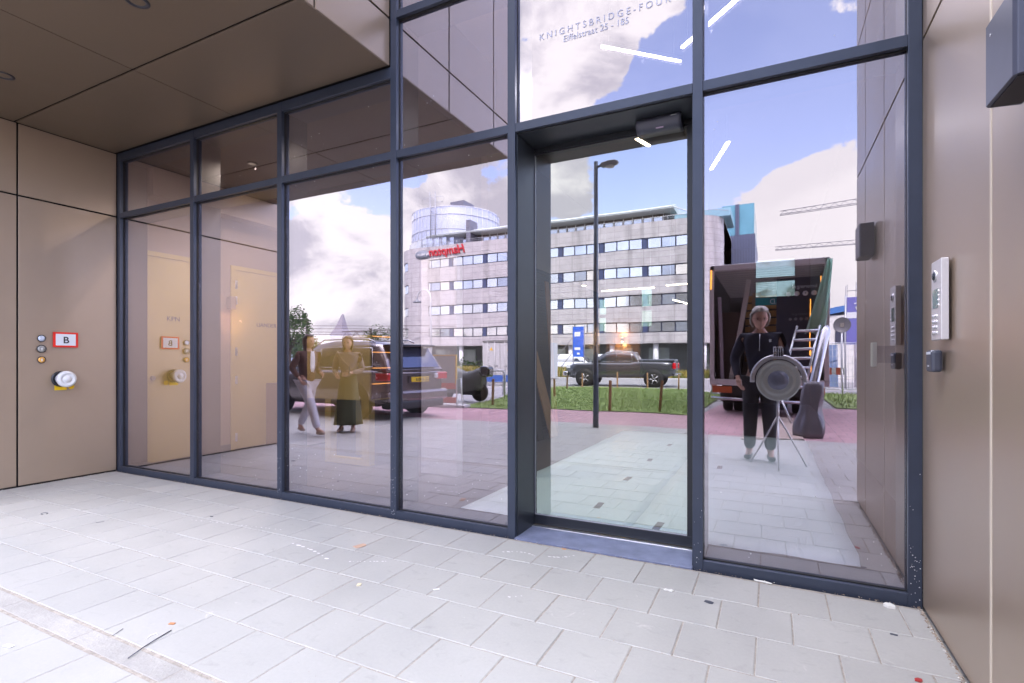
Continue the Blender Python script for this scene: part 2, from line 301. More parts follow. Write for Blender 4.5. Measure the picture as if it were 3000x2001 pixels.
def slabs():
    vs = []; fs = []; tone = []; rnd = random.Random(3)
    rows = []; y = -.043
    for i in range(6): rows.append((y, y-.332, i)); y -= .332
    y = -2.165
    for i in range(6, 18): rows.append((y, y-.332, i)); y -= .332
    for y1, y0, i in rows:
        xoff = -.388 if i % 2 == 0 else -.235
        xa, xb = (-6.85, .70) if y1 > -2.1 else (-16, 12)
        n0 = math.floor((xa-xoff)/.3275); x = xoff+n0*.3275
        while x < xb:
            a, b = max(x, xa), min(x+.3275, xb); x += .3275
            if b-a < .03: continue
            g1 = .0032; a += g1*rnd.uniform(.6, 1.3); b -= g1*rnd.uniform(.6, 1.3); yy0 = y0+g1*rnd.uniform(.4, 1.3); yy1 = y1-g1*rnd.uniform(.4, 1.3)
            z = rnd.uniform(-.001, .001); c = .003; k = len(vs); tl = [rnd.uniform(-.0008, .0008) for _ in range(4)]
            vs += [(a, yy0, -.011), (b, yy0, -.011), (b, yy1, -.011), (a, yy1, -.011), (a, yy0, z-c), (b, yy0, z-c), (b, yy1, z-c), (a, yy1, z-c),
                   (a+c, yy0+c, z+tl[0]), (b-c, yy0+c, z+tl[1]), (b-c, yy1-c, z+tl[2]), (a+c, yy1-c, z+tl[3])]
            q = [(0,1,5,4), (1,2,6,5), (2,3,7,6), (3,0,4,7), (4,5,9,8), (5,6,10,9), (6,7,11,10), (7,4,8,11), (8,9,10,11)]
            fs += [[k+j for j in f] for f in q]; tone += [rnd.gauss(1, .018)*(.94 if rnd.random() < .04 else 1)]*9
    me = bpy.data.meshes.new('paving_slabs'); me.from_pydata(vs, [], fs); me.materials.append(pm)
    at = me.attributes.new('tone', 'FLOAT', 'FACE'); at.data.foreach_set('value', tone)
    o = bpy.data.objects.new('paving_slabs', me); C.objects.link(o); tag(o, kind='structure')
slabs()
b = MB()
for k in range(28): b.box((-12+k*.7, -2.15, -.03), (-12+k*.7+.696, -2.05, -.0015), 0, .003)
tag(b.build('pavement_edging', mat('edging', (.37, .35, .33), .8, 0, .2, 4, .4, 60, coords='World')), kind='structure')

# ================================================================== the building
B = empty('entrance_building', (-3, 1, 0), 'bronze clad building with dark framed glass entrance front', 'building')
GF = -.03   # base level of walls
def panels(name, X=None, Y=None, Z=None, us=None, vs_=None, normal=1, th=.012, gap=.0085, m=BRONZE, parent=B, u='y', edge=None):
    """cladding plates on plane X=const (us along y, vs along z) / Z=const (us x, vs y) / Y=const (us x, vs z)"""
    for i in range(len(us)-1):
        for j in range(len(vs_)-1):
            a, c = us[i]+gap, us[i+1]-gap; d, e = vs_[j]+gap, vs_[j+1]-gap
            if X is not None: p0, p1 = (X, a, d), (X-normal*th, c, e)
            elif Z is not None: p0, p1 = (a, d, Z), (c, e, Z-normal*th)
            else: p0, p1 = (a, Y, d), (c, Y-normal*th, e)
            MB().box(p0, p1, 0, .0025).build(name, m, parent)
            
TOP = 20
# cores behind the plates
wl = sub('left_wall', B); wr = sub('right_wall', B); sf = sub('soffit', B); up = sub('upper_storeys', B); lob = sub('lobby', B); fr = sub('glass_front', B)
MB().box((-30, -2.165+.03, GF), (-6.858-.03, .0, 3.74)).build('wall_core', BRONZE_D, wl)
panels('cladding_panel', X=-6.858, us=[-2.165, -.90, -.0], vs_=[GF+.035, 2.972, 3.711], normal=1, parent=wl)
panels('cladding_panel', Y=-2.165, us=[-11.2, -9.0, -6.855], vs_=[GF+.035, 2.972, 3.711], normal=-1, parent=wl)
MB().box((-30, -2.09+.03, 3.711+.03), (-2.81-.03, 0.1, TOP)).build('wall_core', BRONZE_D, up)
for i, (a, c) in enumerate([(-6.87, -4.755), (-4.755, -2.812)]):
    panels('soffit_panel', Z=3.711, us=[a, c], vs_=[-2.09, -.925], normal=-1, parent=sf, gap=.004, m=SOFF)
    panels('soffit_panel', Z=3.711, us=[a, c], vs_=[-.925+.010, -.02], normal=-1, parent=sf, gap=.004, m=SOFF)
for k in range(13): MB().box((-6.5+k*.3, -.9285, 3.7128), (-6.47+k*.3, -.9215, 3.72)).build('joint_clip', BRONZE_D, sf)
panels('fascia_panel', X=-2.812, us=[-2.09, -1.70, -.79, 0], vs_=[3.711, 4.11, 6.4, 9], normal=1, parent=up)
panels('fascia_panel', Y=-2.09, us=[-11, -9, -6.855, -4.755, -2.812], vs_=[3.711, 4.11, 6.4, 9], normal=-1, parent=up)
# right wall
MB().box((.709+.03, -2.237+.03, GF), (24, 0.1, TOP)).build('wall_core', BRONZE_D, wr)
panels('cladding_panel', X=.709, us=[-2.237, -1.75, -.943, .0], vs_=[GF+.03, 2.965, 4.15, 6.4, 9], normal=-1, parent=wr)
panels('cladding_panel', Y=-2.237, us=[.709, 2.6, 4.8], vs_=[GF+.03, 2.965, 4.15, 6.4, 9], normal=-1, parent=wr)
MB().box((.7075, -.9515, .02), (.7115, -.9345, 2.96)).build('joint_trim', EDGE, wr)
b = MB().box((-2.81, -2.09, 9.0), (.709, .1, TOP)).box((-30, .1, 9), (24, 17, TOP)).box((-30, .1, 3.9), (-6.96, 17, 9)).box((1.1, .1, GF), (24, 17, 9)).box((-30, .1, GF), (-6.96, 17, 3.9))
b.build('upper_block', BRONZE_D, up)

# --- curtain wall
MULL = [(-6.858, -6.80), (-5.479, -5.418), (-4.156, -4.095), (-2.809, -2.748), (-1.725, -1.664), (-.436, -.375), (.648, .7085)]
GY = .045
for i, (a, c) in enumerate(MULL):
    z1 = 3.711 if i < 3 else 9
    m = MB().box((a, 0, GF), (c, .033, z1), 0, .0025)
    MB().box((a-.002, GY+.028, GF), (c+.002, .30, z1), 0, .003).build('mullion_inner', ANTH_D, fr)
    m.build('mullion', ANTH, fr)
    q = MB().box((a+.005, .0332, GF), (c-.005, GY-.003, z1))
    for e in (a+.003, c-.003): q.box((e-.003, .0335, .05), (e+.003, GY-.002, z1))
    q.build('gasket', RUBBER, fr)
bays = [(MULL[i][1], MULL[i+1][0]) for i in range(6)]
for i, (a, c) in enumerate(bays):
    ztop = 3.711 if i < 3 else 9
    hs = []
    if i != 4: hs.append((0.0, .058))
    hs.append((2.951, 3.014))
    if i < 3: hs.append((3.622, 3.711))
    elif i == 3: hs.append((4.10, 4.163))
    else: hs.append((5.3, 5.363))
    for z0, z1 in hs:
        m = MB().box((a, .002, z0 if z0 else GF), (c, .031, z1), 0, .0025).box((a, GY+.028, z0), (c, .29, z1))
        m.build('transom', ANTH, fr)
        MB().box((a, .0312, z0+.001), (c, GY-.004, z1-.012 if z0 == 0 else z1-.004)).box((a, .0335, z1-.002), (c, GY, z1+.006)).box((a, .0335, z0-.006 if z0 else .001), (c, GY, z0+.002)).build('gasket', RUBBER, fr)
    lv = sorted([0 if i != 4 else 3.014]+[h[1] for h in hs if h[0] > 0 and i != 4]+([5.363] if i == 4 else []))
    zs = [h for h in hs]
    edges = [z for h in zs for z in h]
    spans = []
    if i == 4: spans = [(3.014, 5.3), (5.363, 9)]
    else:
        for k in range(len(zs)-1): spans.append((zs[k][1], zs[k+1][0]))
        if i >= 3: spans.append((zs[-1][1], 9))
    for z0, z1 in spans:
        m = MB(); p0, p1 = (a+.001, GY, z0-.003), (c-.001, GY+.024, z1+.003)
        m.box(p0, p1); m.m = [0, 0, 0, 0, 0, 0]
        # outer face carries the coating, the other faces are clear
        for fi, f in enumerate(m.f):
            cy = sum(m.v[j].y for j in f)/4; m.m[fi] = 0 if cy < GY+.001 else 1
        m.build('window_pane', [GLASS_P, GLASS_I], fr)
# paint specks on glass and frame
rnd = random.Random(5); b = MB()
for k in range(130):
    i = rnd.choice([1, 2, 2, 3, 3, 5, 2]); a, c = bays[i]; x = rnd.uniform(a+.03, c-.03); z = rnd.choice([rnd.uniform(.1, .6), rnd.uniform(.1, .35), rnd.uniform(2.6, 3.5)]); r = rnd.uniform(.0012, .0035)
    if abs(z-2.98) < .05: continue
    b.lathe((x, GY-.0012, z), [(r*.2, 0), (r, .0005), (r, .0011)], 'y', 0, 7)
for k in range(90):
    a, c = MULL[rnd.choice([2, 3, 3, 6, 6, 5])]; x = rnd.uniform(a+.006, c-.006); z = abs(rnd.gauss(0, .25))+.02; r = rnd.uniform(.001, .003)
    b.lathe((x, -.0012, z), [(r*.3, 0), (r, .0006), (r, .0018)], 'y', 0, 6)
tag(b.build('paint_specks', mat('speck', (.75, .75, .75), .7, 0, 0)), 'tiny white paint and plaster specks on the glass and frames', 'specks', kind='stuff')

# --- recessed doorway
A0, A1 = -1.664, -.436
dw = sub('doorway', B)
JD = mat('jamb_steel', (.035, .04, .05), .4, .2, .15, 5)
MB().box((A0, .034, .0), (A0+.006, .34, 2.951)).build('jamb', JD, dw)
MB().box((A1-.006, .034, .0), (A1, .34, 2.951)).build('jamb', JD, dw)
MB().box((A0, .034, 2.944), (A1, .34, 2.951)).build('lintel', JD, dw)
MB().box((A0+.006, .335, 2.91), (A1-.006, .40, 2.944)).box((A0+.006, .318, 2.905), (A1-.006, .335, 2.916)).build('head_rail', ANTH_D, dw)
MB().box((A0, -.012, GF), (A1, .285, .006), 0, .003).build('threshold_stone', mat('bluestone', (.17, .19, .29), .45, 0, .3, 7, .15, 80), dw)
MB().box((A0, .285, GF), (A1, .328, .012), 0, .003).build('floor_track', ALU, dw)
# sliding leaf
sd = sub('sliding_door', B)
G0, G1, Z0, Z1, DY = A0+.010, -.514, .090, 2.893, .333
ft = MB().box((A0+.006, DY-.002, .014), (A1-.006, DY+.04, Z0-.003), 0, .003)
ft.box((A0+.006, DY, Z0-.003), (G0, DY+.038, Z1)).box((G1, DY, Z0-.003), (A1-.006, DY+.038, Z1)).box((A0+.006, DY-.001, Z1), (A1-.006, DY+.04, 2.909), 0, .002)
ft.build('door_rail', ANTH_D, sd)
MB().box((G0+.003, DY+.002, Z0-.002), (G1-.001, DY+.006, Z0+.004)).box((G0, DY+.002, Z0), (G0+.003, DY+.006, Z1)).build('glazing_bead', mat('bead', (.5, .5, .55), .4, .5, 0), sd)
m = MB().box((G0, DY+.012, Z0-.002), (G1, DY+.03, Z1+.002))
for fi, f in enumerate(m.f): m.m[fi] = 0 if sum(m.v[j].y for j in f)/4 < DY+.0125 else 1
m.build('door_glass', [GLASS_D, GLASS_I], sd)

# --- lobby shell
LX0, LX1, LY1, LZ = -6.95, 1.02, 14.0, 5.2
sheet('lobby_floor', [(-12, .27), (1.1, .27), (1.1, 14.2), (-12, 14.2)], -.002, FLOORM)
MB().box((-12, .31, 4.72), (LX1+.1, LY1, 4.9)).box((-12, .31, 3.72), (-2.9, 2.0, 4.72)).build('ceiling', mat('ceiling_dark', (.16, .13, .12), .8, 0, .04), lob)
LW = MB(); LW.box((LX0-.1, .31, 0), (LX0, 2.62, 3.72)); LW.build('inner_wall', BEIGE, lob)
MB().box((LX0, .31, 3.3), (LX0+.25, 2.62, 3.719)).build('bulkhead', BEIGE, lob)
MB().box((LX0, .97, .001), (LX0+.012, 1.49, .09)).build('skirting', ANTH, lob)
MB().box((LX0-5, 2.63, 0), (LX0-.0, 2.75, 4.72)).build('inner_wall', BROWN, lob)
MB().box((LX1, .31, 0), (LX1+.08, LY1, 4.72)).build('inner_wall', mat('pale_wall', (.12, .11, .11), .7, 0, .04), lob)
# back wall with window openings
ops = [(-7.44, -7.04, 2.42, 3.62), (-6.83, -5.66, 2.42, 3.58), (-5.38, -4.78, 2.3, 3.4), (-4.07, -3.52, 2.42, 3.7), (-.41, .63, 3.2, 4.33)]
m = MB(); xs = [-12]+[e for o_ in ops for e in o_[:2]]+[LX1]
for i in range(0, len(xs), 2): m.box((xs[i], 14, 0), (xs[i+1], 14.2, 4.72))
for a, c, z0, z1 in ops: m.box((a, 14, 0), (c, 14.2, z0)).box((a, 14, z1), (c, 14.2, 4.72)).box((a, 14, z0+.42*(z1-z0)), (c, 14.2, z0+.52*(z1-z0)))
m.build('back_wall', mat('back_wall_brown', (.10, .065, .05), .6, 0, .1), lob)
for a, c, z0, z1 in ops: MB().box((a, 14.05, z0), (c, 14.06, z1)).build('rear_window', GLASS_Y, lob)
# the rear opening looks onto a yard: leave the block open there
# slatted partition and pale wall seen beside the door
m = MB().box((-3.9, 3.4, 0), (-3.78, 9.0, 2.95))
for k in range(58): m.box((-3.78, 3.4, .03+k*.05), (-3.757, 9.0, .055+k*.05))
m.build('slatted_partition', mat('black_slats', (.03, .024, .022), .5, 0, .1), lob)
MB().box((-3.9, 3.4, 2.95), (-3.78, 9.0, 4.72)).build('inner_wall', BEIGE, lob)
MB().box((-3.60, 1.50, 0), (-3.12, 1.62, 2.45)).build('white_partition', mat('drywall', (.62, .62, .6), .8, 0, .03), lob)
MB().box((-5.6, 10.0, 0), (-4.2, 10.2, 4.72)).build('inner_wall', BROWN, lob)
# service doors in the inner left wall
def service_door(y0, y1, word, wy, hinges):
    d = sub('interior_door', B)
    fx = LX0
    MB().box((fx, y0-.06, 0), (fx+.02, y0, 2.66)).box((fx, y1, 0), (fx+.02, y1+.05, 2.66)).box((fx, y0, 2.60), (fx+.02, y1, 2.66)).build('door_frame', OLIVE, d)
    MB().box((fx, y0+.004, .012), (fx+.012, y1-.004, 2.595), 0, .002).build('door_leaf', OLIVE, d)
    text('lettering', word, .088, INK, d, (fx+.0155, wy, 1.80), (R(90), 0, R(90)), .002)
    for z in hinges: MB().cyl((fx+.02, y0+.01, z), .009, .12, 'z', 0, 10).box((fx+.014, y0-.02, z), (fx+.018, y0+.04, z+.12)).build('hinge', STEEL, d)
service_door(.37, .92, 'KPN', .60, [])
service_door(1.55, 2.5, 'LIANDER', 1.90, [.12, .95, 1.36, 2.10, 2.33])
MB().cyl((LX0+.012, .43, 1.07), .028, .03, 'x', 0, 18).build('door_knob', STEEL, B)

# ================================================================== things fixed to the entrance
RED = mat('signal_red', (.72, .03, .02), .4, 0, .03); WHT = mat('sign_white', (.72, .75, .82), .35, 0, .02); YEL = mat('sticker_yellow', (.85, .55, .01), .45, 0, .05)
# letter sign on the left wall (faces +X); reading direction runs along +Y
t = empty('letter_sign', (-6.846, -.503, 1.43), 'small red bordered white plate reading B on left bronze wall', 'sign')
MB().box((-6.846, -.614, 1.433), (-6.838, -.392, 1.595)).build('sign_border', RED, t)
MB().box((-6.838, -.592, 1.452), (-6.8365, -.414, 1.576)).build('sign_face', WHT, t)
text('sign_letter', 'B', .098, INK, t, (-6.836, -.529, 1.478), (R(90), 0, R(90)), .001, bold=.002)
# round buttons
for z, lab, col, r in ((1.522, 'white round push plate, top of three left of the red sign', (.6, .66, .78), .036), (1.412, 'grey round key plate, middle of three left of the red sign', (.35, .34, .32), .041), (1.298, 'orange round plate, lowest of three left of the red sign', (.8, .42, .1), .036)):
    t = empty('wall_button', (-6.846, -.710, z), lab, 'button', 'round plates beside the letter sign')
    MB().lathe((-6.846, -.710, z), [(0, 0), (r, 0), (r, .006), (r*.86, .007), (r*.86, .004)], 'x').build('rim', BLACKP, t)
    MB().lathe((-6.846, -.710, z), [(r*.85, .003), (r*.85, .006), (r*.4, .0075), (0, .008)], 'x').build('button_face', mat('btn%.3f' % z, col, .35, .3, .05), t)
    if z < 1.5: MB().cyl((-6.838, -.71, z+.004), .007, .004, 'x', 0, 12).box((-6.838, -.714, z-.016), (-6.834, -.706, z)).build('symbol', mat('symb', (.8, .78, .75), .4, .3, 0), t)
# dry riser cap
t = empty('fire_inlet', (-6.846, -.50, 1.09), 'white round fire hose inlet cap sticking out of left wall', 'hose inlet')
MB().lathe((-6.846, -.545, 1.092), [(0, 0), (.085, 0), (.085, .004), (.07, .006)], 'x').build('opening', BLACKP, t)
MB().lathe((-6.846, -.545, 1.092), [(.05, .0), (.05, .07), (.058, .07), (.058, .09), (.05, .095)], 'x').box((-6.82, -.60, 1.075), (-6.76, -.59, 1.11)).box((-6.80, -.56, 1.135), (-6.75, -.53, 1.155)).build('coupling', mat('cast_alu', (.7, .7, .72), .4, .5, .1, 20), t)
MB().lathe((-6.758, -.545, 1.092), [(.05, 0), (.078, .006), (.086, .02), (.086, .045), (.078, .058), (.055, .062), (.05, .055), (.036, .055), (.03, .066), (.0, .07)], 'x', 0, 40).build('cap', WHITEP, t)
t = empty('safety_stickers', (-6.846, -.52, .975), 'yellow rectangular and round stickers below the hose inlet', 'stickers')
MB().box((-6.846, -.600, .972), (-6.8452, -.492, 1.028)).build('sticker', YEL, t)
b = MB()
for k in range(3): b.box((-6.8451, -.592, .984+k*.014), (-6.8448, -.53, .986+k*.014))
b.box((-6.8451, -.51, 1.005), (-6.8448, -.503, 1.02)).build('sticker_print', mat('print', (.45, .25, .02), .6, 0, 0), t)
MB().cyl((-6.846, -.453, 1.007), .029, .0008, 'x', 0, 28).build('sticker', YEL, t)

# intercom on the right wall (faces -X)
XW = .697
t = empty('intercom_panel', (XW, -.425, 1.38), 'tall silver door intercom with keypad on right bronze wall', 'intercom')
MB().box((XW, -.503, 1.383), (XW-.028, -.347, 1.742), 0, .003).build('faceplate', mat('satin_alu', (.74, .71, .72), .38, .35, .04, 40), t)
MB().lathe((XW-.028, -.414, 1.672), [(.022, 0), (.019, -.006), (.015, -.010), (.0, -.012)], 'x').build('camera_dome', mat('dome', (.02, .03, .04), .08, 0, 0), t)
b = MB().lathe((XW-.028, -.414, 1.672), [(.027, 0), (.027, -.004), (.021, -.006)], 'x')
b.build('camera_ring', STEEL, t)
MB().box((XW-.028, -.452, 1.527), (XW-.0295, -.372, 1.612)).build('display', mat('lcd', (.10, .22, .21), .12, 0, .1), t)
for k in range(4): MB().lathe((XW-.028, -.466, 1.538+k*.021), [(.006, 0), (.006, -.004), (.0, -.006)], 'x', 0, 14).build('button', STEEL, t)
for i in range(3):
    for j in range(4): MB().lathe((XW-.028, -.385-.026*i, 1.415+j*.025), [(.0085, 0), (.0085, -.004), (.004, -.0065), (0, -.007)], 'x', 0, 16).build('button', STEEL, t)
t = empty('card_reader', (XW, -.36, 1.235), 'small dark grey access reader below the silver intercom', 'card reader')
MB().box((XW, -.412, 1.237), (XW-.042, -.312, 1.338), 0, .012).build('housing', mat('reader', (.06, .065, .09), .4, 0, .05), t)
MB().box((XW-.0422, -.40, 1.318), (XW-.0432, -.326, 1.330)).box((XW-.041, -.404, 1.337), (XW-.010, -.398, 1.330)).build('light_strip', mat('strip', (.7, .72, .8), .4, 0, 0), t)
MB().box((XW-.0422, -.374, 1.262), (XW-.0432, -.350, 1.268)).build('status_mark', mat('strip', (.7,.72,.8)), t)
t = empty('wall_lamp', (XW, -1.36, 2.08), 'dark grey box shaped wall lamp high on right bronze wall', 'wall lamp')
b = MB(); b.prism([(.697, -1.235), (.612, -1.25), (.604, -1.262), (.604, -1.462), (.612, -1.474), (.697, -1.485)], 2.085, 2.335); b.build('lamp_body', mat('lamp_grey', (.075, .08, .115), .36, .2, .08, 10), t, bevel=.002)
MB().box((.69, -1.465, 2.081), (.615, -1.26, 2.0846)).build('diffuser', mat('lamp_hole', (.01, .008, .012), .5), t)
MB().cyl((.6045, -1.30, 2.29), .004, -.002, 'x', 0, 10).build('screw', STEEL, t)
# soffit downlights
for i, (x, y) in enumerate([(-3.823, -1.379), (-5.832, -1.364)]):
    t = empty('downlight', (x, y, 3.70), ['round recessed downlight in the soffit nearer the glass tower bay', 'round recessed downlight at the far left edge of the soffit'][i], 'downlight', 'downlights in the bronze soffit')
    MB().lathe((x, y, 3.712), [(.074, 0), (.074, -.006), (.060, -.009), (.048, -.004), (.046, .02)], 'z').build('trim_ring', mat('trim', (.03, .03, .04), .4), t)
    MB().lathe((x, y, 3.712), [(.046, .008), (.03, .004), (0, .003)], 'z').build('lens', mat('lens', (.8, .75, .8), .3, 0, .1, 60, emit=(1, .93, .95), es=.35), t)
# door sensor
t = empty('door_sensor', (-.68, .24, 2.85), 'grey motion sensor fixed above the right side of the sliding door', 'sensor')
pf = [(.33, 2.944), (.20, 2.944), (.185, 2.915), (.20, 2.885), (.23, 2.862), (.33, 2.862)]
b = MB(); secs = []
for k in range(13):
    u = k/12; x = -.835+.30*u; w = .72+.28*math.sin(math.pi*min(1, .25+u*1.1)) if u < .5 else 1
    secs.append([(x, .33-(.33-y)*w, z) for y, z in pf])
b.loft(secs, 0, True); b.build('housing', mat('sensor_grey', (.07, .072, .10), .35, 0, .05), t)
MB().box((-.60, .1965, 2.918), (-.562, .1905, 2.930)).build('badge', mat('badge', (.6, .6, .62), .4), t)
MB().box((-.70, .216, 2.866), (-.65, .209, 2.874)).build('sensor_window', mat('swin', (.4, .3, .42), .2), t)
# lettering on the pane above the door
t = empty('glass_lettering', (-1.06, GY, 3.55), 'grey building name and street address lettering on the pane above the door', 'lettering')
LG = mat('etched_grey', (.42, .43, .56), .5, 0, 0)
text('name_line', 'KNIGHTSBRIDGE-FOUR', .066, LG, t, (-1.491, GY-.0025, 3.587), (R(90), 0, 0), .0006, spacing=1.52, sx=.93)
text('address_line', 'Eiffelstraat 25 - 185', .064, LG, t, (-1.308, GY-.0025, 3.527), (R(90), 0, 0), .0006, spacing=1.04, sx=.88)

# ================================================================== things inside the lobby
LEDS = mat('led_soft', (.4, .35, .3), .5, 0, 0, emit=(1, .85, .65), es=.15)
LED = mat('led', (1, .9, .75), .5, 0, 0, emit=(1, .86, .66), es=7)
LEDW = mat('led_cool', (1, 1, .98), .5, 0, 0, emit=(1, .98, .92), es=4.5)
def lamp_light(name, loc, e, col=(1, .82, .6), r=.08, parent=None, kind='POINT'):
    l = bpy.data.lights.new(name, kind); l.energy = e; l.color = col; l.shadow_soft_size = min(r, .015)
    if kind == 'SPOT': l.spot_size = R(155); l.spot_blend = .8
    o = bpy.data.objects.new(name, l); C.objects.link(o)
    if parent: o.parent = parent; o.location = Vector(loc)-parent.location
    else: o.location = loc
def tube_light(a, c, z, lab, m=LEDW, w=.024, ceil=4.715):
    a = Vector((*a, z)); c = Vector((*c, z)); o = (a+c)/2
    t = empty('linear_light', o, lab, 'pendant light', 'slim linear pendant lights in the lobby')
    d = (c-a).normalized(); p = Vector((-d.y, d.x, 0))*w/2
    b = MB(); v = [a+p, a-p, c-p, c+p]; b.prism([(q.x, q.y) for q in v], z+.004, z+.04); b.build('light_housing', ALU, t)
    b = MB(); b.prism([(q.x, q.y) for q in v], z-.012, z+.0035); b.build('light_diffuser', m, t)
    b = MB()
    for q in (a+d*.08, c-d*.08): b.cyl((q.x, q.y, z+.04), .0015, ceil-z-.04, 'z', 0, 5)
    b.build('suspension_wire', STEEL, t)
    return t
def glow(t, e): lamp_light('lamp_glow', (t.location.x, t.location.y, t.location.z-.05), e, (.95, .98, 1), .03, t, 'SPOT')
_tl = tube_light((-1.454, 1.441), (-.811, 2.044), 4.3, 'white linear light behind the pane under the address lettering'); glow(_tl, 34)
_tl = tube_light((-.765, 1.81), (-.20, 1.265), 4.3, 'white linear light crossing behind the mullion right of the lettering', w=.032); glow(_tl, 34)
_tl = tube_light((-.84, 5.32), (-.525, 4.333), 4.3, 'white linear light hanging in the tall right hand pane', w=.05); glow(_tl, 38)
_tl = tube_light((-1.63, 3.658), (-1.53, 3.98), 4.3, 'warm linear light seen at top of the door glass', LED, w=.045); glow(_tl, 38)
tube_light((-5.43, 8.74), (-4.9, 11.2), 2.9, 'warm linear light slanting behind the left side of the door', LED)
tube_light((-5.2, 8.2), (-4.25, 8.1), 2.9, 'warm linear light high behind the left side of the door', LED)
tube_light((-3.5, 8.3), (-2.3, 8.25), 2.9, 'long warm linear light behind the middle of the door', LED)
tube_light((-2.0, 8.04), (-1.4, 7.97), 2.9, 'warm linear light behind the right edge of the door', LED)
tube_light((-2.1, 9.5), (-1.9, 10.6), 2.75, 'short steep warm light in the door glass', LED)
for i, (x, y) in enumerate([(-3.92, 6.4), (-5.3, 9.7), (-4.4, 8.9), (-3.6, 7.3)]):
    t = empty('spotlight', (x, y, 2.88), ['warm round spotlight nearest the slatted partition', 'warm round spotlight lowest behind the door', 'warm round spotlight between linear lights behind the door', 'faint round spotlight near the door middle'][i], 'spotlight', 'round spotlights behind the door')
    MB().lathe((x, y, 2.9), [(0, .06), (.06, .06), (.06, 0), (.05, -.002)], 'z', 0, 18).build('spot_can', BLACKP, t); MB().lathe((x, y, 2.9), [(.05, -.001), (0, -.004)], 'z', 0, 18).build('spot_lens', LED, t)
# ceiling lights added to brighten the low left part of the lobby
for i, (x, y, e) in enumerate([(-5.7, .9, 42), (-4.85, .75, 85), (-6.0, 1.75, 28), (-3.35, .75, 22)]):
    t = empty('lobby_fill_light', (x, y, 3.69), ['added lobby fill light nearest the corner pane', 'added lobby fill light above the mailbox unit', 'added lobby fill light beside the hinged service door', 'added lobby fill light in front of the white partition'][i], 'downlight', 'added fill lights in the lobby ceiling')
    MB().lathe((x, y, 3.70), [(.06, .019), (.06, 0), (.045, 0)], 'z', 0, 20).build('trim_ring', BLACKP, t); MB().lathe((x, y, 3.70), [(.045, .001), (0, -.002)], 'z', 0, 20).build('lens', LEDS, t)
    lamp_light('lamp_glow', (x, y, 3.66), e, (1, .88, .7), .08, t, 'SPOT')
# sconce
t = empty('wall_sconce', (-3.45, 9.93, 1.75), 'small sconce throwing warm light on the far brown pillar', 'wall lamp')
MB().box((-3.9, 10.0, 0), (-3.0, 10.2, 3.2)).build('pillar', BROWN, t)
MB().cyl((-3.45, 9.93, 1.78), .035, .12, 'z', 0, 16).build('lamp_shade', BLACKP, t)
MB().cyl((-3.45, 9.93, 1.775), .03, .004, 'z', 0, 16).build('lamp_lens', LED, t)
lamp_light('sconce_glow', (-3.45, 9.85, 1.7), 5, (1, .6, .25), .03, t); lamp_light('sconce_glow', (-3.45, 9.85, 1.98), 5, (1, .6, .25), .03, t)
t = empty('wall_sconce', (LX0, 1.75, 1.9), 'bronze box sconce between the lettered service doors', 'wall lamp')
MB().box((LX0+.02, 1.42, 2.02), (LX0+.11, 1.50, 2.2), 0, .004).build('lamp_body', BRONZE, t); lamp_light('sconce_glow', (LX0+.2, 1.46, 1.85), 1.1, (1, .6, .3), .04, t)
# mailbox cabinet on an open frame
t = empty('mailbox_cabinet', (-4.95, 1.8, 0), 'olive mailbox cabinet with brown drawers on an open olive frame', 'mailboxes')
MB().box((-5.62, 1.50, .80), (-4.37, 2.15, 1.60), 0, .003).build('cabinet', OLIVE, t)
for k in range(4):
    z0 = .82+k*.195
    MB().box((-4.369, 1.53, z0), (-4.353, 2.10, z0+.175), 0, .002).build('drawer', mat('drawer_brown', (.13, .075, .05), .35, 0, .1), t)
    MB().cyl((-4.353, 1.60, z0+.06), .009, .008, 'x', 0, 12).build('lock', STEEL, t)
    MB().box((-4.352, 1.53, z0+.178), (-4.350, 2.10, z0+.186)).build('light_strip', mat('amber', (1, .5, .1), .5, 0, 0, emit=(1, .42, .1), es=.8), t)
for x0, x1, y in ((-5.11, -5.01, 1.50), (-4.50, -4.38, 1.50), (-5.11, -5.01, 2.05), (-4.50, -4.38, 2.05)):
    MB().box((x0, y, 0), (x1, y+.1, .80)).build('leg', OLIVE, t)
MB().box((-5.01, 1.50, .0), (-4.50, 1.60, .07)).build('cross_bar', OLIVE, t)
t = empty('parcel_locker', (-6.2, 2.9, 0), 'low brown cupboard with a plastic bag hung on its open door', 'cupboard')
MB().box((-6.85, 2.0, 0.02), (-6.1, 2.5, .95), 0, .004).build('cupboard_body', BROWN, t)
MB().box((-6.09, 2.02, .05), (-6.07, 2.48, .92)).build('cupboard_door', BRONZE, t)
# timber boards against the partition
for i, (x, y, L_, tilt, m) in enumerate([(-3.70, 4.6, 1.5, 15, mat('plywood', (.36, .21, .11), .6, 0, .12, 8)), (-3.65, 4.2, 1.7, 10, mat('dark_board', (.06, .05, .05), .5, 0, .1)), (-3.62, 5.1, 2.7, 4, mat('plank_red', (.23, .11, .06), .6, 0, .15, 5, streak=True))]):
    t = empty('leaning_board', (x, y, 0), ['pale plywood board leaning on the slatted partition', 'dark board leaning beside the plywood board', 'tall reddish plank standing at the slatted partition'][i], 'board')
    b = MB(); b.T = Matrix.Translation((x+.42-.1*i, y, .0)) @ Matrix.Rotation(R(-tilt), 4, 'Y'); b.box((0, 0, 0), (.02, .32-.08*i, L_)); b.build('board', m, t)
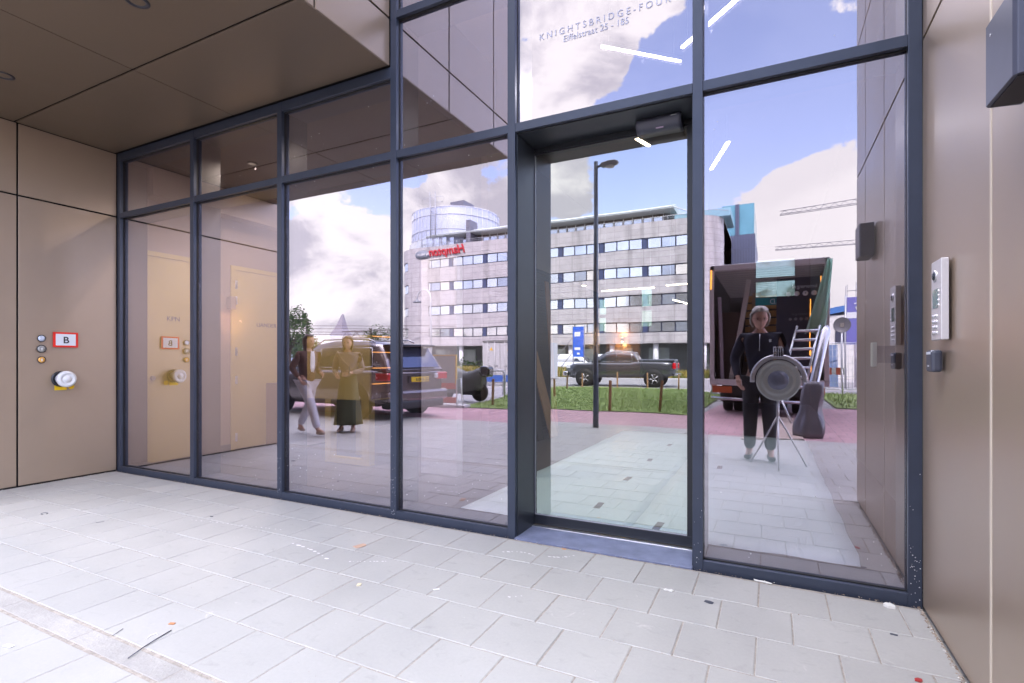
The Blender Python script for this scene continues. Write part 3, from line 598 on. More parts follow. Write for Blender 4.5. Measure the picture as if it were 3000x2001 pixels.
# protective floor sheet with tape
SH = bpy.data.materials.new('floor_film'); SH.use_nodes = True; tt = SH.node_tree; pp = tt.nodes['Principled BSDF']; pp.inputs['Base Color'].default_value = (.56, .71, .77, 1); pp.inputs['Roughness'].default_value = .45
nn = tt.nodes.new('ShaderNodeTexNoise'); nn.inputs['Scale'].default_value = 2.5; nn.inputs['Detail'].default_value = 5; nn.inputs['Distortion'].default_value = 2.5; bb = tt.nodes.new('ShaderNodeBump'); bb.inputs['Strength'].default_value = .35; bb.inputs['Distance'].default_value = .03; tt.links.new(nn.outputs[0], bb.inputs['Height']); tt.links.new(bb.outputs[0], pp.inputs['Normal'])
def film(x0, x1, y0, y1, z, lab, sd_):
    rn = random.Random(sd_); nx, ny = 10, 24; vs = []; fs = []
    for j in range(ny+1):
        for i in range(nx+1):
            jx = rn.uniform(-.012, .012) if i in (0, nx) else 0; jy = rn.uniform(-.012, .012) if j in (0, ny) else 0
            vs.append((x0+(x1-x0)*i/nx+jx, y0+(y1-y0)*j/ny+jy, z+abs(rn.gauss(0, .0008))))
    for j in range(ny):
        for i in range(nx): k = j*(nx+1)+i; fs.append((k, k+1, k+nx+2, k+nx+1))
    b = MB(); b.add(vs, fs, 0, True); o = b.build('floor_protection', SH); tag(o, lab, 'floor film', 'pale protective film on the lobby floor'); s_ = o.modifiers.new('thickness', 'SOLIDIFY'); s_.thickness = .0008
film(-2.42, -.93, .47, 6.1, .004, 'left strip of pale protective film behind the sliding door', 1)
film(-.97, .51, .47, 6.3, .008, 'right strip of pale protective film behind the tall right pane', 2)
TP = mat('dark_tape', (.045, .05, .055), .4, 0, .1)
for i, (x, y) in enumerate([(-1.365, 1.08), (-1.395, 2.23), (-1.40, 3.41), (-1.38, 4.75), (-.78, .72), (-.55, 3.3)]):
    b = MB(); b.T = Matrix.Translation((x, y, .0062 if x < -1 else .0102)) @ Matrix.Rotation(R(random.Random(i).uniform(-4, 4)), 4, 'Z'); b.box((-.028, -.10, 0), (.028, .10, .0006))
    tag(b.build('tape_strip', TP), ['dark tape strip on the floor film nearest the door', 'second dark tape strip along the floor film', 'third dark tape strip along the floor film', 'farthest dark tape strip of the row on the floor film', 'dark tape at the lower right corner of the door glass', 'dark tape on the right strip of floor film'][i], 'tape', 'dark tape strips on the floor film')
t = empty('wall_handset', (LX1, 1.84, 1.24), 'pale green handset on the lobby wall behind the right pane', 'handset')
MB().box((LX1-.27, 1.80, 1.24), (LX1-.235, 1.88, 1.44), 0, .006).build('handset_body', mat('mint', (.6, .72, .64), .4), t); MB().box((LX1-.235, 1.82, 1.27), (LX1-.0, 1.86, 1.41)).build('bracket', ANTH, t)
t = empty('door_bumper_box', (-.64, 3.4, 0), 'small white box standing on the floor film inside', 'box')
MB().box((-1.02, 4.55, .01), (-.93, 4.63, .25), 0, .004).build('box_body', WHITEP, t)

# ================================================================== litter on the pavement
def litter(name, x, y, sx, sy, h, rz, m, lab, cat, tilt=0, shape=None):
    b = MB(); b.T = Matrix.Translation((x, y, .0012)) @ Matrix.Rotation(R(rz), 4, 'Z') @ Matrix.Rotation(R(tilt), 4, 'Y')
    if shape: b.prism([(px*sx, py*sy) for px, py in shape], 0, h)
    else: b.box((-sx/2, -sy/2, 0), (sx/2, sy/2, h))
    return tag(b.build(name, m), lab, cat)
WOODL = mat('wood_chip', (.50, .33, .24), .8, 0, .15, 30); SCRW = mat('white_scrap', (.74, .72, .68), .6, 0, .05); SCRK = mat('dark_scrap', (.05, .055, .075), .5)
litter('wood_chip', -2.555, -.625, .05, .085, .004, -12, WOODL, 'flat piece of splintered wood on the slabs below the fourth pane', 'wood chip', 3, [(-.5, -.5), (.4, -.5), (.5, .35), (.2, .5), (-.35, .42)])
litter('wood_chip', -2.624, -1.852, .028, .016, .003, 20, mat('rust_chip', (.5, .22, .1), .8), 'tiny rust orange chip beside the long wire', 'wood chip')
litter('wood_chip', -1.264, -.052, .03, .012, .004, 5, mat('orange_chip', (.6, .3, .12), .8), 'orange chip lying against the doorway stone', 'wood chip')
litter('plastic_scrap', -2.116, -1.109, .022, .03, .006, 30, mat('cream', (.68, .6, .42), .6), 'small cream plastic scrap in the middle of the slabs', 'scrap')
litter('plastic_scrap', -1.685, -.960, .035, .010, .004, 45, SCRW, 'thin white plastic scrap in front of the doorway', 'scrap')
litter('tape_scrap', -.297, -.436, .046, .036, .001, -10, SCRK, 'dark square of tape in front of the right pane', 'scrap', 0, [(-.5, -.3), (.1, -.5), (.5, -.4), (.5, .3), (.1, .5), (-.45, .4)])
litter('tape_scrap', .517, -.400, .03, .013, .002, -10, SCRK, 'small dark strip near the right wall', 'scrap')
litter('plaster_lump', .553, -.075, .05, .045, .014, 10, SCRW, 'white lump of plaster at the foot of the right corner', 'plaster', 0, [(-.5, .1), (-.2, .5), (.3, .45), (.5, 0), (.4, -.5), (-.2, -.45)])
litter('plaster_lump', -.513, -.388, .055, .03, .004, 10, SCRW, 'crumbled white plaster on the joint before the right mullion', 'plaster', 0, [(-.5, .1), (-.3, .5), (0, .2), (.3, .5), (.5, 0), (.3, -.5), (-.1, -.2), (-.3, -.45)])
litter('paper_scrap', -.043, -.028, .10, .022, .004, -8, SCRW, 'crumpled white paper strip under the right pane frame', 'paper', 0, [(-.5, .4), (-.2, .2), (.1, .5), (.5, .1), (.45, -.4), (0, -.2), (-.4, -.5)])
litter('fallen_leaf', .533, -.783, .04, .03, .004, 40, mat('leaf_red', (.35, .03, .03), .6), 'small dark red leaf at the lower right edge', 'leaf', 5, [(-.5, 0), (-.2, .4), (.3, .45), (.5, .1), (.2, -.3), (-.2, -.4)])
litter('metal_shard', -4.786, -1.143, .05, .02, .002, 35, SCRK, 'dark pointed shard on the far left slabs', 'shard', 0, [(-.5, -.5), (.5, .5), (.2, .5)])
litter('plastic_scrap', -3.08, -2.30, .05, .02, .002, 10, SCRW, 'white strip of plastic beyond the edging at lower left', 'scrap')
litter('plastic_scrap', -4.129, -.655, .02, .012, .004, 10, SCRK, 'black crumb on the slabs near the second pane', 'scrap')
def wire(pts, r, m, lab, name='wire_offcut'):
    return tag(MB().tube(pts, r, 0, 6).build(name, m), lab, 'wire')
wire([(-2.486, -2.117, .004), (-2.515, -2.04, .006), (-2.54, -1.965, .005), (-2.559, -1.893, .004)], .0022, SCRK, 'long black cable tie lying across the edging at lower left')
wire([(-2.757, -2.044, .003), (-2.765, -2.02, .004), (-2.783, -1.987, .003)], .0014, SCRK, 'short dark wire left of the long cable tie')
wire([(-2.584, -1.99, .003), (-2.60, -1.965, .004), (-2.595, -1.94, .004), (-2.58, -1.945, .003)], .0016, SCRW, 'curled white wire between the dark wires')
wire([(-5.471+.03*math.cos(q*.6), -1.228+.022*math.sin(q*.6), .003) for q in range(10)], .002, SCRK, 'open dark wire ring on the far left slabs')
# sand and plaster crumbs along walls and joints
rn = random.Random(11); b = MB()
def crumb(x, y, r):
    pts = [(x+r*rn.uniform(.6, 1.2)*math.cos(k*1.26), y+r*rn.uniform(.6, 1.2)*math.sin(k*1.26)) for k in range(5)]
    b.add([(px, py, .001) for px, py in pts]+[(x, y, .001+r*.8)], [(k, (k+1) % 5, 5) for k in range(5)], rn.choice([0, 0, 0, 0, 0, 1, 1, 2]))
for k in range(420): y = -abs(rn.gauss(0, 1.0)); crumb(.697-abs(rn.gauss(0, .008)), max(y, -2.1), rn.uniform(.0015, .006))
for k in range(420): crumb(rn.uniform(-6.8, .68), -abs(rn.gauss(0, .012))-.004, rn.uniform(.0012, .0045))
for k in range(160): crumb(-6.84+abs(rn.gauss(0, .012)), rn.uniform(-1.9, 0), rn.uniform(.002, .006))
for k in range(420):
    i = rn.randrange(12); y = -.043-.332*i if i < 6 else -2.165-.332*(i-6); crumb(rn.uniform(-6.5, .65), y+rn.gauss(0, .006), rn.uniform(.001, .0032))
for k in range(200): crumb(rn.uniform(-6.5, .6), rn.uniform(-2.6, -.1), rn.uniform(.0008, .0024))
tag(b.build('grit', [mat('grit_sand', (.33, .26, .20), .9), mat('grit_dark', (.2, .14, .1), .9), mat('grit_white', (.6, .57, .53), .9)], fix=False), 'loose sand and grit along the walls and slab joints', 'grit', kind='stuff')
# dried white splashes
b = MB()
def splash(x0, y0, x1, y1, n, r, arc=0):
    for k in range(n):
        u = (k+rn.uniform(-.3, .3))/n; x = x0+(x1-x0)*u; y = y0+(y1-y0)*u+arc*math.sin(math.pi*u); q = r*rn.uniform(.4, 1.25); m_ = 7
        b.add([(x+q*1.5*math.cos(j*6.283/m_)*rn.uniform(.7, 1.1), y+q*.8*math.sin(j*6.283/m_)*rn.uniform(.7, 1.1), .0014) for j in range(m_)], [tuple(range(m_))])
splash(-2.999, -.80, -2.55, -.91, 9, .014, .02); splash(-2.42, -.87, -2.19, -.75, 10, .006); splash(-1.62, -.285, -1.36, -.27, 9, .010, .05); splash(-1.31, -.22, -1.14, -.10, 8, .008, -.03)
splash(-4.2, -.78, -3.3, -.62, 20, .006); splash(-1.28, -.86, -1.2, -.80, 3, .006)
tag(b.build('dried_splashes', mat('splash', (.72, .70, .70), .8), fix=False), 'dried white splash marks on the slabs', 'splashes', kind='stuff')

# ================================================================== outdoors behind the viewer (seen in the glass)
# --- hotel
CONC = brickmat('concrete_panels', (.45, .43, .435), (.41, .39, .40), (.29, .27, .28), 1.83, .72, .03, .8, 0, 0, 'sz', .2)
def streaked(m):
    t = m.node_tree; p = t.nodes['Principled BSDF']; src = p.inputs['Base Color'].links[0].from_socket
    g = t.nodes.new('ShaderNodeNewGeometry'); mp = t.nodes.new('ShaderNodeMapping'); mp.inputs[3].default_value = (.9, .9, .07); t.links.new(g.outputs['Position'], mp.inputs[0])
    n = t.nodes.new('ShaderNodeTexNoise'); n.inputs['Scale'].default_value = 1; n.inputs['Detail'].default_value = 5; t.links.new(mp.outputs[0], n.inputs['Vector'])
    r = t.nodes.new('ShaderNodeMapRange'); r.inputs[1].default_value = .54; r.inputs[2].default_value = .72; r.inputs[3].default_value = 1; r.inputs[4].default_value = .62; t.links.new(n.outputs[0], r.inputs[0])
    v = t.nodes.new('ShaderNodeVectorMath'); v.operation = 'SCALE'; t.links.new(src, v.inputs[0]); t.links.new(r.outputs[0], v.inputs['Scale']); t.links.new(v.outputs[0], p.inputs['Base Color'])
streaked(CONC)
WPANE = mat('hotel_glass', (.72, .74, .76), .08, .75, .12, .35, coords='World'); WDARK = mat('hotel_frame', (.035, .04, .075), .4); WPAN2 = mat('hotel_blue_panel', (.05, .065, .14), .4, 0, .05)
DRUM = mat('drum_glass', (.40, .44, .56), .55, .05, .15, .3, coords='World'); LINEW = mat('white_line', (.7, .7, .72), .5); EAVE = mat('eave_metal', (.55, .60, .60), .5, .1, .05)
HY = -59.4
H = empty('hotel_building', (-26, HY-8, 0), 'pale concrete hotel block with window rows and round glass rooftop drum', 'hotel')
def outline(y, off=0, xl=-52.2, xr=-5.0, rl=5.2, rr_=3.0, depth=16):
    xl -= off; xr += off; y += off; p = [(xl, y-depth), ]
    for k in range(9): q = math.pi-k*math.pi/16; p.append((xl+rl+rl*math.cos(q), y-rl+rl*math.sin(q)))
    for k in range(7): q = math.pi/2-k*math.pi/12; p.append((xr-rr_+rr_*math.cos(q), y-rr_+rr_*math.sin(q)))
    p.append((xr, y-depth)); return p
b = MB()
for z0, z1 in ((3.41, 4.70), (6.01, 7.88), (9.26, 11.36), (12.72, 14.78), (16.13, 18.0)): b.prism(outline(HY), z0, z1)
b.build('wall', CONC, H)
b = MB()
for z0, z1 in ((4.70, 6.01), (7.88, 9.26), (11.36, 12.72), (14.78, 16.13)): b.prism(outline(HY-.22), z0-.01, z1+.01)
b.build('window_band', WDARK, H)
MB().prism(outline(HY-.003, 0, -8.3, -5.0, .05, 3.0, 15.9), 3.6, 17.9).build('corner_pier', CONC, H)
b = MB()   # blue panels between window groups, solid piers at the ends
WV = [WPANE, WPANE, WPANE, mat('hotel_glass_dim', (.40, .42, .46), .08, .75, .2, .35, coords='World'), WPANE, mat('hotel_blind', (.62, .60, .56), .5, 0, .1), mat('hotel_glass_pale', (.55, .60, .68), .1, .6, .2, .5)]
bays_x = [-7.9-5.5*k for k in range(7)]
rows = [(4.70, 6.01), (7.88, 9.26), (11.36, 12.72), (14.78, 16.13)]
for z0, z1 in rows:
    b.box((-47.1, HY-.35, z0), (-45.05, HY-.004, z1)); b.prism([(-47+5.197*math.cos(R(q)), HY-5.2+5.197*math.sin(R(q))) for q in range(90, 117, 3)]+[(-47+4.7*math.cos(R(q)), HY-5.2+4.7*math.sin(R(q))) for q in range(114, 89, -3)], z0, z1)
b.build('corner_pier', CONC, H)
b = MB()
for z0, z1 in rows:
    for x in bays_x: b.box((x-.55, HY-.21, z0+.04), (x-.02, HY-.15, z1-.04))
b.build('blue_panel', WPAN2, H)
for z0, z1 in rows:
    for x in bays_x:
        for k in range(3):
            xa = x-.62-k*1.62; MB().box((xa-1.46, HY-.2, z0+.12), (xa, HY-.13, z1-.12)).build('window', WV[(int(-x*7)+k*5+int(z0*3)) % 7], H)
    for k in range(3):
        q0 = math.pi*(.652+k*.045); q1 = math.pi*(.652+k*.045+.037); cx_, cy_ = -52.2+5.2, HY-5.2; r_ = 5.2-.12
        MB().prism([(cx_+r_*math.cos(q0), cy_+r_*math.sin(q0)), (cx_+r_*math.cos(q1), cy_+r_*math.sin(q1)), (cx_+(r_-.1)*math.cos(q1), cy_+(r_-.1)*math.sin(q1)), (cx_+(r_-.1)*math.cos(q0), cy_+(r_-.1)*math.sin(q0))], z0+.12, z1-.12).build('window', WPANE, H)
MB().box((-48, HY-15, 0), (-5, HY-3.2, 3.41)).build('ground_floor', mat('dark_shopfront', (.08, .09, .09), .25, 0, .4, .6, coords='World'), H)
b = MB()
for k in range(9): b.box((-46+k*4.6, HY-3.2, .6), (-43.5+k*4.6, HY-3.15, 2.9), 0)
b.build('shop_window', mat('shop_tint', (.32, .36, .34), .15, .4, .3, .5, coords='World'), H)
for k in range(8): MB().cyl((-7.0-5.5*k, HY-.9, -.03), .32, 3.45, 'z', 0, 18).build('column', LINEW, H)
# penthouse
b = MB().box((-46, HY-13, 18.0), (-11.6, HY-2.6, 19.5)); b.build('penthouse', mat('pent_dark', (.10, .085, .08), .3, 0, .2), H)
for k in range(26):
    x = -12.0-k*1.28; MB().box((x-1.0, HY-2.6, 18.0), (x, HY-2.54, 19.12)).build('penthouse_window', WPANE, H)
b = MB()
for k in range(27): b.box((-12.0-k*1.28+.08, HY-2.6, 18), (-12.0-k*1.28+.17, HY-2.48, 19.5))
b.build('penthouse_frame', LINEW, H)
b = MB().prism([(HY-2.9, 19.5), (HY-.7, 19.58), (HY-.6, 19.78), (HY-2.2, 20.35), (HY-13, 20.5), (HY-13, 19.5)], -46, -10.4, 'yz'); b.build('roof_eave', EAVE, H)
b = MB()
for x in range(0, 18): b.tube([(-11-x*2.1, HY-.35, 18.0), (-11-x*2.1, HY-.3, 18.55)], .03, 0, 5)
b.tube([(-48, HY-1.6, 18.55), (-46, HY-.3, 18.55), (-6, HY-.3, 18.55), (-4.4, HY-1.3, 18.5)], .035, 0, 5); b.tube([(-46, HY-.3, 18.3), (-6, HY-.3, 18.3)], .02, 0, 5)
b.build('roof_railing', mat('rail_grey', (.4, .42, .45), .4, .5), H)
b = MB()
for k in range(11): b.tube([(-10.4+.36*k, HY-.8-.1*k, 19.7-.16*k), (-10.4+.36*k, HY-4, 20.3-.16*k)], .035, 0, 4)
b.tube([(-10.4, HY-.8, 19.7), (-6.4, HY-1.8, 18.1)], .05, 0, 5); b.build('stair_rail', LINEW, H)
b = MB().box((-10.4, HY-8, 18.0), (-4.2, HY-1.5, 18.9)); b.build('terrace_screen', mat('teal_glass', (.28, .48, .55), .2, .2, .1), H)
# rooftop drum
DC = (-45.2, HY-7.7); dr = 6.9
b = MB().lathe((DC[0], DC[1], 18.0), [(dr, 0), (dr, 5.9), (dr-.2, 6.15), (0, 6.3)], 'z', 0, 48, True); b.build('glass_drum', DRUM, H)
b = MB()
for k in range(48):
    q = k*math.pi/24; b.tube([(DC[0]+(dr+.03)*math.cos(q), DC[1]+(dr+.03)*math.sin(q), 18.0), (DC[0]+(dr+.03)*math.cos(q), DC[1]+(dr+.03)*math.sin(q), 24.0)], .05, 0, 4)
for z in (19.5, 20.7, 22.9, 24.05): b.tube([(DC[0]+(dr+.04)*math.cos(k*math.pi/24), DC[1]+(dr+.04)*math.sin(k*math.pi/24), z) for k in range(49)], .06, 0, 4, False)
b.build('drum_bars', mat('bar_grey', (.55, .57, .62), .5), H)
b = MB()
for k in range(10):
    q = math.pi/2+(k-3)*.16; b.box((DC[0]+(dr+.06)*math.cos(q)-.38, DC[1]+(dr+.06)*math.sin(q)-.04, 18.1), (DC[0]+(dr+.06)*math.cos(q)+.38, DC[1]+(dr+.06)*math.sin(q)+.05, 19.4))
b.build('drum_window', WPANE, H)
lx = -44.6; ly = DC[1]+dr+.35; b = MB()
for x in (lx-.45, lx+.45): b.tube([(x, ly, 19.2), (x, ly, 26.2)], .06, 0, 5)
for k in range(18): b.tube([(lx-.45, ly, 19.4+k*.37), (lx+.45, ly, 19.4+k*.37)], .035, 0, 4)
for x in (-1, 1):
    b.tube([(lx+x*.45, ly, 24.6), (lx+x*1.8, ly, 24.5), (lx+x*1.8, ly, 25.3), (lx+x*.45, ly, 25.4)], .035, 0, 4)
b.build('roof_ladder', mat('ladder_grey', (.45, .46, .5), .4, .4), H)
MB().box((-39.0, DC[1]+5, 18), (-38.3, DC[1]+7.0, 21.4)).box((-43.0, DC[1]+2, 24), (-40.6, DC[1]+5, 25.0)).build('roof_duct', mat('duct_grey', (.16, .16, .2), .5), H)
text('hotel_sign', 'Hampton', 1.75, mat('sign_red', (.50, .02, .03), .4), H, (-38.6, HY+.12, 16.62), (R(90), 0, R(180)), .08, shear=.35, bold=.02, sx=.93)
b = MB(); b.lathe((-46.0, HY+.02, 16.95), [(0, 0), (1.0, 0), (1.0, .12), (0, .13)], 'y', 0, 28)
o = b.build('sign_oval', mat('sign_grey', (.22, .24, .28), .4), H); o.scale = (1.35, 1, .62); o.location = (-46.0-H.location.x, HY+.02-H.location.y, 16.95); o.data.transform(Matrix.Translation((-(-46.0-H.location.x), -(HY+.02-H.location.y), -16.95)))
text('sign_small', 'by Hilton', .5, mat('sign_pale', (.7, .7, .72), .4), H, (-45.0, HY+.17, 16.8), (R(90), 0, R(180)), .03)

# --- dark corrugated tower and other far buildings
def block(name, x0, x1, y0, y1, z1, m, lab, cat='building', wins=None, wm=None):
    t = empty(name, ((x0+x1)/2, (y0+y1)/2, 0), lab, cat); MB().box((x0, y0, -.03), (x1, y1, z1)).build('wall', m, t)
    for a, c, d, e in (wins or []): MB().box((a, y1, d), (c, y1+.06, e)).build('window', wm or WPANE, t)
    return t
CORR = bpy.data.materials.new('corrugated'); CORR.use_nodes = True; tt = CORR.node_tree; pp = tt.nodes['Principled BSDF']; pp.inputs['Roughness'].default_value = .4; pp.inputs['Metallic'].default_value = .3
gg = tt.nodes.new('ShaderNodeNewGeometry'); ww = tt.nodes.new('ShaderNodeTexWave'); ww.inputs['Scale'].default_value = 1.6; tt.links.new(gg.outputs['Position'], ww.inputs['Vector']); cr = tt.nodes.new('ShaderNodeMixRGB'); cr.inputs[1].default_value = (.05, .06, .10, 1); cr.inputs[2].default_value = (.14, .16, .24, 1); tt.links.new(ww.outputs[0], cr.inputs[0]); tt.links.new(cr.outputs[0], pp.inputs['Base Color'])
t = block('dark_tower', -6.4, -2.1, -92, -76.4, 19.0, CORR, 'dark blue corrugated tower with a teal glass top behind the hotel')
MB().box((-6.3, -91, 19.0), (-2.2, -76.6, 23.4)).build('glass_top', mat('teal_top', (.16, .38, .44), .12, .4, .2, .3, coords='World'), t)
MB().box((-9.5, -88, 19.0), (-6.4, -78, 22.9)).box((-4.6, -76.5, 19), (-4.1, -76.35, 23.4)).build('roof_unit', CORR, t)
t = block('office_block', 3.2, 14, -50, -41.4, 4.6, mat('white_render', (.62, .62, .6), .8, 0, .06), 'low white building with a blue edged sloping roof behind the fence')
MB().prism([(2.8, 4.5), (14, 6.4), (14, 6.8), (2.8, 4.95)], -50.2, -41.2, 'xz').build('roof', mat('blue_trim', (.05, .16, .42), .5), t)
MB().box((4.3, -41.38, 2.6), (5.3, -41.3, 3.9)).build('window', WDARK, t)
t = block('white_house', -90, -82, -90, -76.4, 6.6, mat('white_render', (.62, .62, .6)), 'small white building beyond the railway left of the car roof', wins=[(-88.5, -87.3, 3.6, 5.2), (-86, -84.8, 3.6, 5.2)])
t = empty('church', (-111.5, -112, 0), 'grey church with a steep spire far beyond the railway', 'church')
MB().box((-117, -118, 0), (-108, -108, 6.5)).build('nave', mat('slate', (.30, .28, .30), .8), t)
MB().loft([[(-115.5, -113, 6.5), (-108.6, -113, 6.5), (-108.6, -106.5, 6.5), (-115.5, -106.5, 6.5)], [(-113.4, -111, 10.5), (-110.6, -111, 10.5), (-110.6, -108.5, 10.5), (-113.4, -108.5, 10.5)], [(-111.6, -110, 14.8), (-111.2, -110, 14.8), (-111.2, -109.6, 14.8), (-111.6, -109.6, 14.8)]], 0, False).build('spire', mat('spire_slate', (.24, .22, .25), .8), t)
block('grey_block', -104, -92, -100, -85, 6.3, mat('bluegrey', (.22, .28, .38), .5, 0, .3, .4), 'blue grey block far left behind the trees')
block('long_hall', -190, -121, -150, -135, 5.2, mat('hall', (.35, .36, .38), .7, 0, .2, .1), 'long low grey hall on the horizon at the left')
block('long_hall', -100, -56, -165, -150, 5.0, mat('hall2', (.42, .38, .36), .7, 0, .2, .1), 'long low beige hall behind the railway wires')
# --- scaffold
t = empty('scaffold', (9, -56, 0), 'steel scaffold tower rising behind the white building', 'scaffold'); b = MB()
for i in range(7):
    for yy in (-56, -57.2): b.tube([(6.6+i*.9, yy, 0), (6.6+i*.9, yy, 8.6+.35*i)], .035, 0, 5)
for z in (2, 4, 6, 7, 8.0): b.tube([(6.6, -56, z), (12.2, -56, z)], .035, 0, 5)
b.build('poles', mat('galv', (.25, .25, .28), .4, .4), t)
MB().box((6.6, -57.2, 5.95), (12.2, -56, 6.0)).box((6.6, -57.2, 3.95), (12.2, -56, 4)).build('planks', mat('plank_grey', (.3, .27, .24), .8), t)
# --- tower cranes
def crane(x, y, z, L_, lab, droop=0):
    t = empty('tower_crane', (x, y, 0), lab, 'crane', 'tower cranes on the skyline'); st = mat('crane_steel', (.10, .10, .14), .5)
    b = MB(); s_ = .9
    for dx in (-s_, s_):
        for dy in (-s_, s_): b.tube([(x+dx, y+dy, 0), (x+dx, y+dy, z+7)], .14, 0, 4)
    for k in range(int(z/2.2)): b.tube([(x-s_, y+s_, k*2.2), (x+s_, y+s_, k*2.2+2.2)], .08, 0, 4)
    b.build('mast', st, t)
    b = MB(); n = 22
    for dy in (-.6, .6): b.tube([(x, y+dy, z), (x-L_, y+dy, z-droop)], .07, 0, 4)
    b.tube([(x, y, z+1.5), (x-L_, y, z+.9-droop)], .07, 0, 4)
    for k in range(n*2):
        u = k/(n*2); v = (k+1)/(n*2); h0 = 0 if k % 2 == 0 else 1.5-.6*u; h1 = 1.5-.6*v if k % 2 == 0 else 0
        b.tube([(x-L_*u, y, z+h0-droop*u), (x-L_*v, y, z+h1-droop*v)], .05, 0, 4)
    b.tube([(x, y, z+7), (x-L_*.6, y, z+1-droop*.6)], .05, 0, 4); b.build('jib', st, t)
    MB().tube([(x, y, z+.5), (x+14, y, z+.5)], .5, 0, 4).box((x+10, y-1, z-2), (x+14, y+1, z+.5)).build('counter_jib', st, t)
    MB().tube([(x-L_*.55, y, z-droop*.55), (x-L_*.55, y, z-8)], .05, 0, 4).box((x-L_*.55-.8, y-.5, z-1.0-droop*.5), (x-L_*.55+.8, y+.5, z-.1-droop*.5)).build('trolley', st, t)
crane(46, -136.4, 37.6, 44, 'upper tower crane jib against the white cloud', 1.4)
crane(52, -156.4, 31.2, 51, 'lower tower crane jib just above the lorry', -.2)
# --- railway masts and wires
def rail_mast(x, y, h_, lab, arm=6):
    t = empty('catenary_mast', (x, y, 0), lab, 'railway mast', 'railway masts left of the hotel'); m_ = mat('mast_brown', (.12, .09, .09), .6)
    MB().box((x-.16, y-.16, 0), (x+.16, y+.16, h_)).build('mast', m_, t); b = MB().tube([(x-arm, y, h_-.4), (x, y, h_-.4)], .07, 0, 5).tube([(x-arm, y, h_-1.5), (x, y, h_-1.5)], .07, 0, 5)
    for k in range(6): b.tube([(x-arm*k/6, y, h_-(.4 if k % 2 else 1.5)), (x-arm*(k+1)/6, y, h_-(1.5 if k % 2 else .4))], .05, 0, 4)
    b.build('gantry_arm', m_, t)
rail_mast(-66.6, -56.4, 8.0, 'brown railway mast with lattice arm left of the church', 12)
rail_mast(-50.6, -62, 6.6, 'railway mast nearest the curved hotel corner', 12)
rail_mast(-56.6, -60, 6.4, 'railway mast between the others', 6)
t = empty('overhead_wires', (-60, -60, 5.5), 'thin black railway wires running behind the car roof', 'wires'); b = MB()
for dz, dy in ((0, 0), (.9, .4), (.3, 2), (1.2, 3)): b.tube([(-110, -58+dy, 5.3+dz), (-66, -57+dy, 5.5+dz), (-40, -62+dy, 5.0+dz)], .035, 0, 4)
b.build('wires', mat('mast_brown', (.12, .09, .09)), t)
# --- street lamps
t = empty('street_lamp', (-3.03, -5.63, 0), 'tall blue grey street lamp with flat head standing on the pavement edge', 'street lamp')
SL = mat('lamp_post', (.10, .12, .17), .35, .3, .1, 5)
MB().tube([(-3.03, -5.63, -.03), (-3.03, -5.63, 1.1), (-3.03, -5.63, 5.13)], [.055, .050, .038], 0, 16).build('post', SL, t)
MB().tube([(-3.03, -5.63, 5.02), (-2.92, -5.63, 5.04)], .025, 0, 8).build('bracket', SL, t)
b = MB(); b.loft([[(-2.95+u*.36, -5.63+w*math.cos(q)*.14, 5.04+.02*u+h_*math.sin(q)) for q in [k*math.pi/6 for k in range(12)]] for u, w, h_ in ((0, .25, .02), (.15, .8, .045), (.6, 1, .05), (.9, .8, .035), (1, .35, .015))]); b.build('lamp_head', mat('head_grey', (.22, .23, .26), .4, .2), t)
MB().lathe((-2.75, -5.63, 4.985), [(.09, .015), (.085, 0), (0, -.008)], 'z', 0, 18).build('lamp_lens', mat('lens2', (.5, .5, .5), .15), t)
t = empty('street_lamp', (-20.3, -25.1, 0), 'slender pale street lamp with a curved neck in front of the hotel', 'street lamp')
pts = [(-20.3, -25.1, -.03), (-20.3, -25.1, 5.2)]+[(-20.3-.55+.55*math.cos(q), -25.1, 5.45+.6*math.sin(q)) for q in [k*math.pi/8 for k in range(9)]]
MB().tube(pts, [.07, .05]+[.04]*9, 0, 8).build('post', mat('pale_post', (.6, .6, .62), .4, .3), t)
MB().lathe((-21.4, -25.1, 5.2), [(.05, .25), (.10, .15), (.32, .05), (.3, 0), (0, -.02)], 'z', 0, 16).build('lamp_head', mat('head_grey', (.22, .23, .26)), t)
# --- lawn stakes
ST = mat('stake_wood', (.34, .20, .11), .8, 0, .2, 10)
for i, (x, y, h_, tl, lab) in enumerate([(-3.70, -8.95, .80, 1, 'tall wooden stake on the near lawn edge by the lamp post'), (-2.50, -9.24, .82, 5, 'leaning wooden stake at the right end of the lawn'), (-5.05, -20.0, .76, 0, 'wooden stake behind the lawn under the pickup bed'), (-6.46, -19.9, .78, 0, 'wooden stake behind the lawn under the pickup doors'), (-8.16, -19.9, .7, -1, 'wooden stake beside the pickup front wheel'), (-8.46, -18.6, .64, 1, 'wooden stake in front of the pickup nose'), (-6.98, -13.35, .66, 0, 'wooden stake at the left side of the lawn'), (-7.24, -9.80, .78, 1, 'wooden stake at the left lawn corner near the motorbike'), (-3.6, -19.5, .7, 0, 'wooden stake behind the pickup tail')]):
    b = MB(); b.T = Matrix.Translation((x, y, -.02)) @ Matrix.Rotation(R(tl), 4, 'Y'); b.prism([(-.03, -.03), (.03, -.03), (.03, .03), (-.03, .03)], 0, h_); tag(b.build('wooden_stake', ST, bevel=.004), lab, 'stake', 'wooden stakes around the lawn')
